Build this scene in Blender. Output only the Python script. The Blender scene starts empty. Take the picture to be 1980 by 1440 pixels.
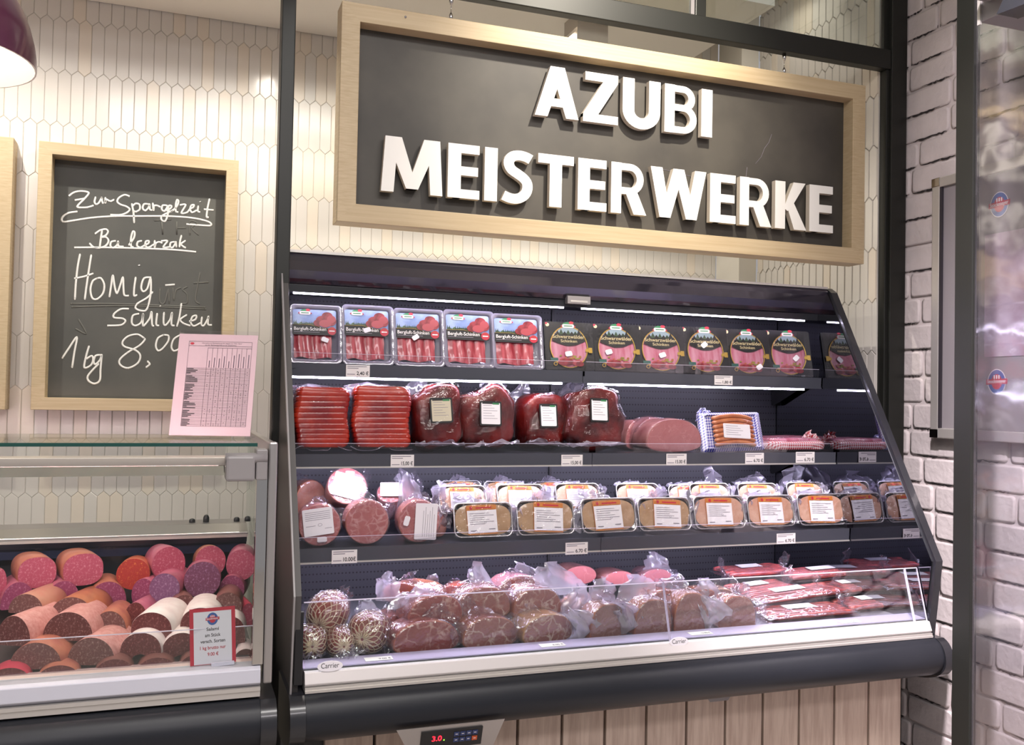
import bpy, math, random
from mathutils import Vector, Matrix, Euler, noise
S = bpy.context.scene
COL = S.collection
PI = math.pi
rnd = random.Random(7)
# ------------------------------------------------------------------ camera
F_PX, YAW, PITCH, ROLL = 1793.7, math.radians(19.93), math.radians(1.423), math.radians(-1.111)
CAM = Vector((0, 0, 1.5))
_f = Vector((math.sin(YAW)*math.cos(PITCH), math.cos(YAW)*math.cos(PITCH), math.sin(PITCH)))
_r = Vector((math.cos(YAW), -math.sin(YAW), 0))
_d = -(_r.cross(_f))
_r2 = math.cos(ROLL)*_r + math.sin(ROLL)*_d
_d2 = -math.sin(ROLL)*_r + math.cos(ROLL)*_d
cam = bpy.data.cameras.new('camera'); cam.sensor_width = 36.0; cam.lens = 36.0*F_PX/1980.0
cam.clip_start = 0.05
camo = bpy.data.objects.new('camera', cam); COL.objects.link(camo)
_m = Matrix((_r2, -_d2, -_f)).transposed().to_4x4(); _m.translation = CAM
camo.matrix_world = _m; S.camera = camo
def ray(x, y): return _r2*(x-990) + _d2*(y-720) + _f*F_PX
def atY(x, y, Y): d = ray(x, y); return CAM + d*(Y/d.y)
def atX(x, y, X): d = ray(x, y); return CAM + d*(X/d.x)
def atZ(x, y, Z): d = ray(x, y); return CAM + d*((Z-CAM.z)/d.z)
# ------------------------------------------------------------------ world, exposure, lights
S.view_settings.view_transform = 'Standard'; S.view_settings.look = 'None'
S.view_settings.exposure = 0.0; S.view_settings.gamma = 1.0; S.view_settings.use_curve_mapping = False
cy = S.cycles
cy.max_bounces = 6; cy.diffuse_bounces = 3; cy.glossy_bounces = 3; cy.transmission_bounces = 3; cy.transparent_max_bounces = 12
cy.caustics_reflective = False; cy.caustics_refractive = False; cy.sample_clamp_indirect = 4.0; cy.sample_clamp_direct = 30.0
cy.use_denoising = True; cy.use_adaptive_sampling = True; cy.adaptive_threshold = 0.02
def s2l(c): return c/12.92 if c <= .04045 else ((c+.055)/1.055)**2.4
def hx(h, a=1.0):
    h = h.lstrip('#'); return tuple(s2l(int(h[i:i+2], 16)/255) for i in (0, 2, 4)) + (a,)
W = bpy.data.worlds.new('world'); S.world = W; W.use_nodes = True
W.node_tree.nodes['Background'].inputs[0].default_value = hx('#e9e6ea'); W.node_tree.nodes['Background'].inputs[1].default_value = 0.43
def spot(name, loc, target, watts, cone, blend, radius, col):
    l = bpy.data.lights.new(name, 'SPOT'); l.energy = watts; l.spot_size = math.radians(cone); l.spot_blend = blend
    l.shadow_soft_size = radius; l.color = hx(col)[:3]
    o = bpy.data.objects.new(name, l); COL.objects.link(o); o.location = loc
    o.rotation_euler = (Vector(target)-Vector(loc)).to_track_quat('-Z', 'Y').to_euler(); return o
def area(name, loc, target, watts, sx, sy, col):
    l = bpy.data.lights.new(name, 'AREA'); l.energy = watts; l.shape = 'RECTANGLE'; l.size = sx; l.size_y = sy; l.color = hx(col)[:3]
    o = bpy.data.objects.new(name, l); COL.objects.link(o); o.location = loc
    o.rotation_euler = (Vector(target)-Vector(loc)).to_track_quat('-Z', 'Y').to_euler(); return o
DOWN_X = (-0.68, 0.34, 1.37)
for k, x in enumerate(DOWN_X+(2.16,)):
    l = bpy.data.lights.new('downlight_lamp', 'SPOT'); l.energy = 47; l.spot_size = math.radians(178); l.spot_blend = 1.0; l.shadow_soft_size = .012; l.color = hx('#fff7ea')[:3]
    lo = bpy.data.objects.new('downlight_lamp', l); COL.objects.link(lo); lo.location = (x, 3.06, 2.835 if k < 3 else 3.178)
    if k == 3: l.energy = 3.5  # the last lamp is added, unseen, to brighten the right tiled wall
    lo.rotation_euler = (math.radians(-2), 0, 0)
spot('track_spot_sign', (1.35, 1.55, 3.35), (1.32, 2.66, 2.42), 225, 56, 1.0, .04, '#fff4e4')
area('room_fill_panel', (0.6, 0.2, 3.44), (0.6, 0.6, 0), 70, 2.4, .5, '#fffaf6')  # this panel and the next are added, unseen fill light for the room
area('room_fill_panel', (-0.4, -1.8, 3.44), (-0.4, -1.0, 0), 80, 3.0, .5, '#fff8fa')
for yy, zz, ww in ((1.20, 2.45, 200), (1.45, 1.0, 420), (1.15, .35, 720)):
    spot('brick_fill_spot', (.75, .95, 3.35), (2.42, yy+.35, zz), ww, 54, .9, .05, '#fdf1f6')  # added unseen spots that only brighten the brick wall
# ------------------------------------------------------------------ materials
MATS = {}
def nodes(name):
    m = bpy.data.materials.new(name); m.use_nodes = True
    return m, m.node_tree, m.node_tree.nodes['Principled BSDF']
def link(t, a, b): t.links.new(a, b)
def mat(name, col, rough=.5, metal=0.0, spec=.5, coat=0.0, emit=0.0, bump=0.0, bscale=60.0, var=0.0, vscale=8.0, col2=None, stretch=None, sss=0.0):
    if name in MATS: return MATS[name]
    m, t, b = nodes(name)
    c = hx(col); b.inputs['Base Color'].default_value = c; b.inputs['Roughness'].default_value = rough
    b.inputs['Metallic'].default_value = metal; b.inputs['Specular IOR Level'].default_value = spec; b.inputs['Coat Weight'].default_value = coat
    b.inputs['Coat Roughness'].default_value = .06
    if emit: b.inputs['Emission Color'].default_value = c; b.inputs['Emission Strength'].default_value = emit
    if var or bump or col2:
        tc = t.nodes.new('ShaderNodeTexCoord'); mp = t.nodes.new('ShaderNodeMapping'); link(t, tc.outputs['Object'], mp.inputs[0])
        if stretch: mp.inputs['Scale'].default_value = stretch
    if var or col2:
        n = t.nodes.new('ShaderNodeTexNoise'); n.inputs['Scale'].default_value = vscale; n.inputs['Detail'].default_value = 4
        link(t, mp.outputs[0], n.inputs['Vector'])
        mx = t.nodes.new('ShaderNodeMix'); mx.data_type = 'RGBA'
        cc = hx(col2) if col2 else tuple(v*(1-var) for v in c[:3])+(1,)
        mx.inputs[6].default_value = c; mx.inputs[7].default_value = cc
        rp = t.nodes.new('ShaderNodeMapRange'); rp.inputs[1].default_value = .35; rp.inputs[2].default_value = .65
        link(t, n.outputs[0], rp.inputs[0]); link(t, rp.outputs[0], mx.inputs[0]); link(t, mx.outputs[2], b.inputs['Base Color'])
    if bump:
        n2 = t.nodes.new('ShaderNodeTexNoise'); n2.inputs['Scale'].default_value = bscale; n2.inputs['Detail'].default_value = 3
        link(t, mp.outputs[0], n2.inputs['Vector'])
        bp = t.nodes.new('ShaderNodeBump'); bp.inputs['Strength'].default_value = bump; bp.inputs['Distance'].default_value = .004
        link(t, n2.outputs[0], bp.inputs['Height']); link(t, bp.outputs[0], b.inputs['Normal'])
    MATS[name] = m; return m
def speck(name, base, fat, scale=160.0, thr=.33, rough=.45, base2=None):
    "cut sausage: base colour with small irregular fat specks"
    m, t, b = nodes(name); tc = t.nodes.new('ShaderNodeTexCoord')
    n = t.nodes.new('ShaderNodeTexNoise'); n.inputs['Scale'].default_value = scale; n.inputs['Detail'].default_value = 3; n.inputs['Roughness'].default_value = .7
    link(t, tc.outputs['Object'], n.inputs['Vector'])
    r = t.nodes.new('ShaderNodeMapRange'); r.inputs[1].default_value = 1-thr-.06; r.inputs[2].default_value = 1-thr+.10
    link(t, n.outputs[0], r.inputs[0])
    n2 = t.nodes.new('ShaderNodeTexNoise'); n2.inputs['Scale'].default_value = 45; link(t, tc.outputs['Object'], n2.inputs['Vector'])
    m0 = t.nodes.new('ShaderNodeMix'); m0.data_type = 'RGBA'; m0.inputs[6].default_value = hx(base); m0.inputs[7].default_value = hx(base2 or base)
    link(t, n2.outputs[0], m0.inputs[0])
    mx = t.nodes.new('ShaderNodeMix'); mx.data_type = 'RGBA'; mx.inputs[7].default_value = hx(fat)
    link(t, m0.outputs[2], mx.inputs[6]); link(t, r.outputs[0], mx.inputs[0]); link(t, mx.outputs[2], b.inputs['Base Color'])
    b.inputs['Roughness'].default_value = rough
    bp = t.nodes.new('ShaderNodeBump'); bp.inputs['Strength'].default_value = .5; bp.inputs['Distance'].default_value = .002
    link(t, n.outputs[0], bp.inputs['Height']); link(t, bp.outputs[0], b.inputs['Normal'])
    MATS[name] = m; return m
def marbled(name, base, base2, fat, scale=16.0, width=.07, rough=.3, seam=.9, wob=.06):
    "cut ham: muscles parted by pale fat seams"
    m, t, b = nodes(name); tc = t.nodes.new('ShaderNodeTexCoord')
    n = t.nodes.new('ShaderNodeTexNoise'); n.inputs['Scale'].default_value = 22; n.inputs['Detail'].default_value = 3; link(t, tc.outputs['Object'], n.inputs['Vector'])
    ad = t.nodes.new('ShaderNodeMix'); ad.data_type = 'VECTOR'; ad.inputs[0].default_value = wob
    oi = t.nodes.new('ShaderNodeObjectInfo'); va = t.nodes.new('ShaderNodeVectorMath'); va.operation = 'ADD'
    link(t, tc.outputs['Object'], va.inputs[0]); link(t, oi.outputs['Random'], va.inputs[1])
    link(t, va.outputs[0], ad.inputs[4]); link(t, n.outputs[1], ad.inputs[5])
    v = t.nodes.new('ShaderNodeTexVoronoi'); v.feature = 'DISTANCE_TO_EDGE'; v.inputs['Scale'].default_value = scale; link(t, ad.outputs[1], v.inputs['Vector'])
    r = t.nodes.new('ShaderNodeMapRange'); r.inputs[1].default_value = 0; r.inputs[2].default_value = width; r.inputs[3].default_value = seam; r.inputs[4].default_value = 0
    link(t, v.outputs['Distance'], r.inputs[0])
    n3 = t.nodes.new('ShaderNodeTexNoise'); n3.inputs['Scale'].default_value = 32; link(t, va.outputs[0], n3.inputs['Vector'])
    r3 = t.nodes.new('ShaderNodeMapRange'); r3.inputs[1].default_value = .36; r3.inputs[2].default_value = .62; link(t, n3.outputs[0], r3.inputs[0])
    mu = t.nodes.new('ShaderNodeMath'); mu.operation = 'MULTIPLY'; link(t, r.outputs[0], mu.inputs[0]); link(t, r3.outputs[0], mu.inputs[1])
    m0 = t.nodes.new('ShaderNodeMix'); m0.data_type = 'RGBA'; m0.inputs[6].default_value = hx(base); m0.inputs[7].default_value = hx(base2)
    link(t, n.outputs[0], m0.inputs[0])
    mx = t.nodes.new('ShaderNodeMix'); mx.data_type = 'RGBA'; mx.inputs[7].default_value = hx(fat)
    link(t, m0.outputs[2], mx.inputs[6]); link(t, mu.outputs[0], mx.inputs[0]); link(t, mx.outputs[2], b.inputs['Base Color'])
    b.inputs['Roughness'].default_value = rough; b.inputs['Coat Weight'].default_value = .35; b.inputs['Coat Roughness'].default_value = .12
    MATS[name] = m; return m
def clear(name, tint='#ffffff', gloss=.08, rough=.05, milk=0.0, bump=0.0, bscale=40.0, milkcol='#ffffff', edge=.5):
    "clear sheet: mostly see-through, reflecting more at a grazing angle"
    m = bpy.data.materials.new(name); m.use_nodes = True; t = m.node_tree; t.nodes.clear()
    out = t.nodes.new('ShaderNodeOutputMaterial'); tr = t.nodes.new('ShaderNodeBsdfTransparent'); tr.inputs[0].default_value = hx(tint)
    gl = t.nodes.new('ShaderNodeBsdfGlossy'); gl.inputs['Roughness'].default_value = rough
    lw = t.nodes.new('ShaderNodeLayerWeight'); lw.inputs[0].default_value = .25
    mr = t.nodes.new('ShaderNodeMapRange'); mr.inputs[3].default_value = gloss; mr.inputs[4].default_value = edge; link(t, lw.outputs['Facing'], mr.inputs[0])
    mx = t.nodes.new('ShaderNodeMixShader'); link(t, mr.outputs[0], mx.inputs[0])
    base = tr
    if milk:
        df = t.nodes.new('ShaderNodeBsdfDiffuse'); df.inputs[0].default_value = hx(milkcol)
        tl = t.nodes.new('ShaderNodeBsdfTranslucent'); tl.inputs[0].default_value = hx(milkcol)
        dm = t.nodes.new('ShaderNodeMixShader'); dm.inputs[0].default_value = .5; link(t, df.outputs[0], dm.inputs[1]); link(t, tl.outputs[0], dm.inputs[2])
        mm = t.nodes.new('ShaderNodeMixShader'); mm.inputs[0].default_value = milk
        link(t, tr.outputs[0], mm.inputs[1]); link(t, dm.outputs[0], mm.inputs[2]); base = mm
    link(t, base.outputs[0], mx.inputs[1]); link(t, gl.outputs[0], mx.inputs[2]); link(t, mx.outputs[0], out.inputs[0])
    if bump:
        tc = t.nodes.new('ShaderNodeTexCoord'); n = t.nodes.new('ShaderNodeTexNoise'); n.inputs['Scale'].default_value = bscale; n.inputs['Detail'].default_value = 2
        link(t, tc.outputs['Object'], n.inputs['Vector']); bp = t.nodes.new('ShaderNodeBump'); bp.inputs['Strength'].default_value = bump; bp.inputs['Distance'].default_value = .01
        link(t, n.outputs[0], bp.inputs['Height']); link(t, bp.outputs[0], gl.inputs['Normal'])
    MATS[name] = m; return m
def gingham(name, c1, c2, scale):
    m, t, b = nodes(name); tc = t.nodes.new('ShaderNodeTexCoord'); sp = t.nodes.new('ShaderNodeSeparateXYZ'); link(t, tc.outputs['Object'], sp.inputs[0])
    su = t.nodes.new('ShaderNodeMath'); su.operation = 'ADD'; link(t, sp.outputs[1], su.inputs[0]); link(t, sp.outputs[2], su.inputs[1])
    hs = []
    for o in (sp.outputs[0], su.outputs[0]):
        a = t.nodes.new('ShaderNodeMath'); a.operation = 'MULTIPLY'; a.inputs[1].default_value = scale; link(t, o, a.inputs[0])
        f = t.nodes.new('ShaderNodeMath'); f.operation = 'FRACT'; link(t, a.outputs[0], f.inputs[0])
        g = t.nodes.new('ShaderNodeMath'); g.operation = 'GREATER_THAN'; g.inputs[1].default_value = .5; link(t, f.outputs[0], g.inputs[0]); hs.append(g)
    ad = t.nodes.new('ShaderNodeMath'); ad.operation = 'ADD'; link(t, hs[0].outputs[0], ad.inputs[0]); link(t, hs[1].outputs[0], ad.inputs[1])
    hf = t.nodes.new('ShaderNodeMath'); hf.operation = 'MULTIPLY'; hf.inputs[1].default_value = .5; link(t, ad.outputs[0], hf.inputs[0])
    mx = t.nodes.new('ShaderNodeMix'); mx.data_type = 'RGBA'; mx.inputs[6].default_value = hx(c1); mx.inputs[7].default_value = hx(c2)
    link(t, hf.outputs[0], mx.inputs[0]); link(t, mx.outputs[2], b.inputs['Base Color']); b.inputs['Roughness'].default_value = .25; b.inputs['Coat Weight'].default_value = .4
    MATS[name] = m; return m
def perforated(name, col, dark, px, pz):
    "sheet metal with rows of small holes"
    m, t, b = nodes(name); tc = t.nodes.new('ShaderNodeTexCoord'); sp = t.nodes.new('ShaderNodeSeparateXYZ'); link(t, tc.outputs['Object'], sp.inputs[0])
    sq = []
    for o, p, k in ((sp.outputs[0], px, 1.0), (sp.outputs[2], pz, pz/px)):
        a = t.nodes.new('ShaderNodeMath'); a.operation = 'DIVIDE'; a.inputs[1].default_value = p; link(t, o, a.inputs[0])
        f = t.nodes.new('ShaderNodeMath'); f.operation = 'FRACT'; link(t, a.outputs[0], f.inputs[0])
        s = t.nodes.new('ShaderNodeMath'); s.operation = 'SUBTRACT'; s.inputs[1].default_value = .5; link(t, f.outputs[0], s.inputs[0])
        k_ = t.nodes.new('ShaderNodeMath'); k_.operation = 'MULTIPLY'; k_.inputs[1].default_value = k; link(t, s.outputs[0], k_.inputs[0])
        q = t.nodes.new('ShaderNodeMath'); q.operation = 'POWER'; q.inputs[1].default_value = 2; link(t, k_.outputs[0], q.inputs[0]); sq.append(q)
    ad = t.nodes.new('ShaderNodeMath'); ad.operation = 'ADD'; link(t, sq[0].outputs[0], ad.inputs[0]); link(t, sq[1].outputs[0], ad.inputs[1])
    lt = t.nodes.new('ShaderNodeMath'); lt.operation = 'LESS_THAN'; lt.inputs[1].default_value = .055; link(t, ad.outputs[0], lt.inputs[0])
    mx = t.nodes.new('ShaderNodeMix'); mx.data_type = 'RGBA'; mx.inputs[6].default_value = hx(col); mx.inputs[7].default_value = hx(dark)
    link(t, lt.outputs[0], mx.inputs[0]); link(t, mx.outputs[2], b.inputs['Base Color']); b.inputs['Roughness'].default_value = .45; b.inputs['Metallic'].default_value = .2
    MATS[name] = m; return m
M_TILE = mat('glazed_tile', '#d6d1ca', .16, spec=.5, bump=.12, bscale=14, var=.05, vscale=2.5)
M_TILE2 = mat('glazed_tile_rosy', '#dad0c2', .18, spec=.5, bump=.12, bscale=14)
M_GROUT = mat('grout', '#d2cabd', .8)
M_GROUTD = mat('grout_dark', '#9a8d80', .8)
M_CEIL = mat('ceiling_paint', '#f0ece4', .9)
M_WHITEWALL = mat('white_plaster', '#e0dbd0', .8)
M_FLOOR = mat('floor_tile', '#b8afa6', .35, var=.15)
M_BRICK = mat('painted_brick', '#d3cac9', .75, bump=.7, bscale=45, var=.10, vscale=9)
M_MORTAR = mat('painted_mortar', '#cdc4c3', .85, bump=.4, bscale=70)
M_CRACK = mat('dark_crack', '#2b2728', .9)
M_POST = mat('black_steel', '#262724', .42, .35)
M_BLACK = mat('black_plastic', '#17171a', .4)
M_FDARK = mat('dark_grey_lacquer', '#24252a', .28, .1, coat=.3)
M_BUMP = mat('bumper_grey', '#22242a', .38, .0, spec=.28, coat=.0)
M_INNER = perforated('perforated_steel', '#37383e', '#0e0e11', .0115, .024)
M_SHELF = mat('shelf_steel', '#3d3e46', .35, .5)
M_RAIL = mat('price_rail_grey', '#484a54', .3, .1, coat=.3)
M_MIRROR = mat('dark_mirror', '#8d8d96', .02, 1.0)
M_ALU = mat('brushed_aluminium', '#b3afae', .34, .85)
M_ALUL = mat('pale_aluminium', '#cfcbc6', .38, .6)
M_CHROME = mat('chrome', '#c9c7c4', .06, 1.0)
M_GREYP = mat('grey_plastic', '#8d898a', .4)
M_LED = mat('led_diffuser', '#e9e0ff', .4, emit=52)
M_LEDS = mat('led_diffuser_soft', '#eae2ff', .4, emit=56)
M_LEDB = mat('led_diffuser_bright', '#eae2ff', .4, emit=88)
M_PANEL = mat('panel_edge_grey', '#4a4746', .55)
M_LEDP = mat('led_diffuser_pink', '#ffdcdc', .4, emit=54)
M_WOODF = mat('light_oak', '#c6b391', .5, col2='#baa582', vscale=26, stretch=(1, 1, 7), bump=.08, bscale=90)
M_WOODH = mat('light_oak_rail', '#c6b391', .5, col2='#baa582', vscale=26, stretch=(.14, 1, 4), bump=.08, bscale=90)
M_WOODR = mat('rosy_wood', '#b48a78', .5, var=.15, vscale=20)
M_PLANK = mat('limed_oak_plank', '#cbb8a9', .6, col2='#b39e90', vscale=14, stretch=(6, 1, .5), bump=.15, bscale=40)
M_BOARD = mat('chalkboard', '#4a4b48', .6, col2='#585853', vscale=3.5)
M_BOARDB = mat('chalkboard_wiped', '#4f4b44', .55, col2='#3a3733', vscale=4)
M_CHALK = mat('chalk', '#e6e6e2', .9)
M_GHOST = mat('wiped_chalk', '#64645f', .9)
M_LETTER = mat('white_letter', '#f2f0ea', .45)
M_LETTERS = mat('letter_edge', '#d8cdbd', .5)
M_PAPER = mat('paper_white', '#e9e4e4', .6)
M_PAPERP = mat('paper_pink_lit', '#cfb2ba', .55)  # pink cast of the counter light put into the paper colour
M_INK = mat('ink_black', '#2e2a30', .6)
M_INKG = mat('ink_grey', '#8a8490', .6)
M_RED = mat('print_red', '#b8263c', .45)
M_BLUE = mat('print_blue', '#34589c', .45)
M_GREEN = mat('print_green', '#2f7d4c', .45)
M_TEAL = mat('print_teal', '#2c5a55', .45)
M_GOLD = mat('print_gold', '#c8a44a', .3, .5)
M_ORANGE = mat('print_orange', '#c77a34', .45)
M_SKY = mat('print_sky', '#4a68ac', .4, col2='#9fb2d2', vscale=14)
M_HILL = mat('print_hill', '#4e6b45', .3, col2='#2b3d2d', vscale=50)
M_CARD = mat('print_black', '#0a090c', .5)
M_CARDB = mat('black_card', '#0d0c11', .4, coat=.1)
M_HAMRED = mat('raw_ham', '#881e2c', .3, coat=.4, col2='#bc5862', vscale=40, stretch=(2.2, 1, .3))
M_HAMPINK = mat('sliced_ham_pink', '#b4506c', .3, coat=.4, col2='#cf92a8', vscale=28, stretch=(2.4, 1, .4))
M_HAMPILE = mat('print_ham', '#6a0f1a', .4, col2='#9c323e', vscale=60)
M_LEAF = mat('print_leaf', '#7d9a3c', .4, col2='#b8483f', vscale=90)
M_STICK = mat('sticker_white', '#eeeaf0', .5)
M_BELLY = mat('smoked_belly', '#7c0a12', .3, coat=.3, col2='#bb3016', vscale=11, bump=.3, bscale=60)
M_DARKHAM = mat('dark_cured_ham', '#3a0b0d', .3, spec=.25, coat=0.0, col2='#701a18', vscale=14, bump=.4, bscale=45)
M_PATE = mat('pate_beige', '#b3916f', .35, coat=.5, col2='#a07c5a', vscale=20, bump=.5, bscale=45)
M_PATEP = mat('pate_rosy', '#c9a08c', .35, coat=.5, col2='#b8826a', vscale=20, bump=.5, bscale=45)
M_FOIL = mat('aluminium_foil', '#cfcdcf', .2, .9)
M_RIND = mat('ham_rind', '#8a3f25', .3, coat=.5, col2='#b86a34', vscale=18, bump=.2, bscale=40)
M_RINDR = mat('ham_rind_red', '#a03c2c', .3, coat=.5, col2='#c8663c', vscale=16, bump=.2, bscale=40)
M_COOK = mat('ham_skin_pale', '#b07a78', .35, coat=.4, col2='#8d4f52', vscale=18)
M_SAUS = mat('bockwurst_skin', '#a85a36', .25, coat=.5, col2='#c67a4a', vscale=20)
M_STICKS = mat('salami_stick_skin', '#b0504a', .35, coat=.4, col2='#863236', vscale=70, bump=.5, bscale=160)
M_NETHAM = mat('netted_ham_skin', '#9c4026', .3, coat=.6, col2='#7c2216', vscale=14)
M_NET = mat('elastic_net', '#e0c8a8', .7)
F_COOK = marbled('cut_cooked_ham', '#b87274', '#a45c60', '#cf9896', 14, .03, .3, .5, .10)
F_PORK = marbled('cut_pork_neck', '#ae7066', '#8c4c47', '#dcc0b0', 24, .10, .22, .95, .09)
F_PORKR = marbled('cut_bacon', '#a64e46', '#82322e', '#d6a898', 20, .09, .22, .9, .09)
F_KASS = marbled('cut_kassler', '#9c6a62', '#85504a', '#bb958a', 16, .05, .22, .7, .09)
F_ASPIC = marbled('cut_meatloaf', '#bd6c66', '#a84c48', '#d8a49c', 52, .16, .28, .8, .05)
C_PINK = speck('salami_pink', '#a03e56', '#c47e8c', 175, .41)
C_PINK2 = speck('salami_rose', '#a84a62', '#cc8a98', 175, .41)
C_PURP = speck('salami_purple', '#6c3454', '#a0789a', 175, .41)
C_LAV = speck('salami_lavender', '#7a4e74', '#b08eac', 175, .41)
C_MAG = speck('salami_magenta', '#8c3c62', '#bc7c98', 175, .41)
C_DARK = speck('salami_dark', '#5c2c2c', '#9a7470', 175, .41)
C_BROWN = speck('salami_brown', '#6a4240', '#a08480', 175, .41)
C_RED = speck('salami_deep_red', '#5e1f22', '#96605c', 175, .41)
C_CHOR = speck('salami_paprika', '#9a2418', '#cc7636', 130, .38)
K_ORANGE = mat('casing_orange', '#b8735a', .4, coat=.3, col2='#a65c50', vscale=30)
K_TAN = mat('casing_tan', '#b98470', .45, coat=.2, col2='#b87868', vscale=40)
K_PINK = mat('casing_pink', '#cc9690', .5, coat=.2, col2='#bb7c78', vscale=120)
K_ROSE = mat('casing_rose', '#b8667a', .35, coat=.4, col2='#a6506a', vscale=30)
K_WHITE = mat('casing_white', '#e9dcd9', .5, col2='#dcc8c6', vscale=25)
K_RED = mat('casing_red', '#c23a52', .35, coat=.4)
K_DARK = mat('casing_dark', '#7a4a44', .4, coat=.3)
M_FILM = clear('vacuum_film', '#fdfbff', .09, .07, .05, .5, 55, '#f2e8ff', .6)
M_FILMC = clear('vacuum_film_tight', '#ffffff', .035, .05, 0, .25, 90, '#f6eeff', .35)
M_FILMS = clear('smooth_film', '#ffffff', .03, .06, 0, .06, 30, '#ffffff', .3)
M_FILM2 = clear('shrink_film', '#fdfbff', .12, .09, .08, .4, 60, '#f4e8f4', .6)
M_BAG = clear('crumpled_bag', '#f8f5fc', .16, .10, .38, .3, 40, '#f0eafc', .65)
M_TRAY = clear('clear_tray', '#f4f2fa', .18, .09, .60, .2, 40, '#dcd8ee', .6)
M_GLASS = clear('clear_glass', '#fafdfb', .018, .004, 0, 0, 1, '#ffffff', .45)
M_GLASSG = mat('glass_edge_green', '#12463f', .08, coat=.6)
M_PANE = clear('tall_glass', '#f8f8fa', .09, .09, .02, .5, 6, '#e8dcf0', .45)
M_ACRYL = clear('acrylic', '#fefdff', .03, .02, 0, 0, 1, '#eee6fa', .45)
M_ACRYLE = mat('acrylic_edge', '#d8d0e4', .2)
G_BLUE = gingham('gingham_blue', '#e9e7f6', '#2b2fa8', 110)
G_RED = gingham('gingham_red', '#efdfe2', '#b3162c', 110)
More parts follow.
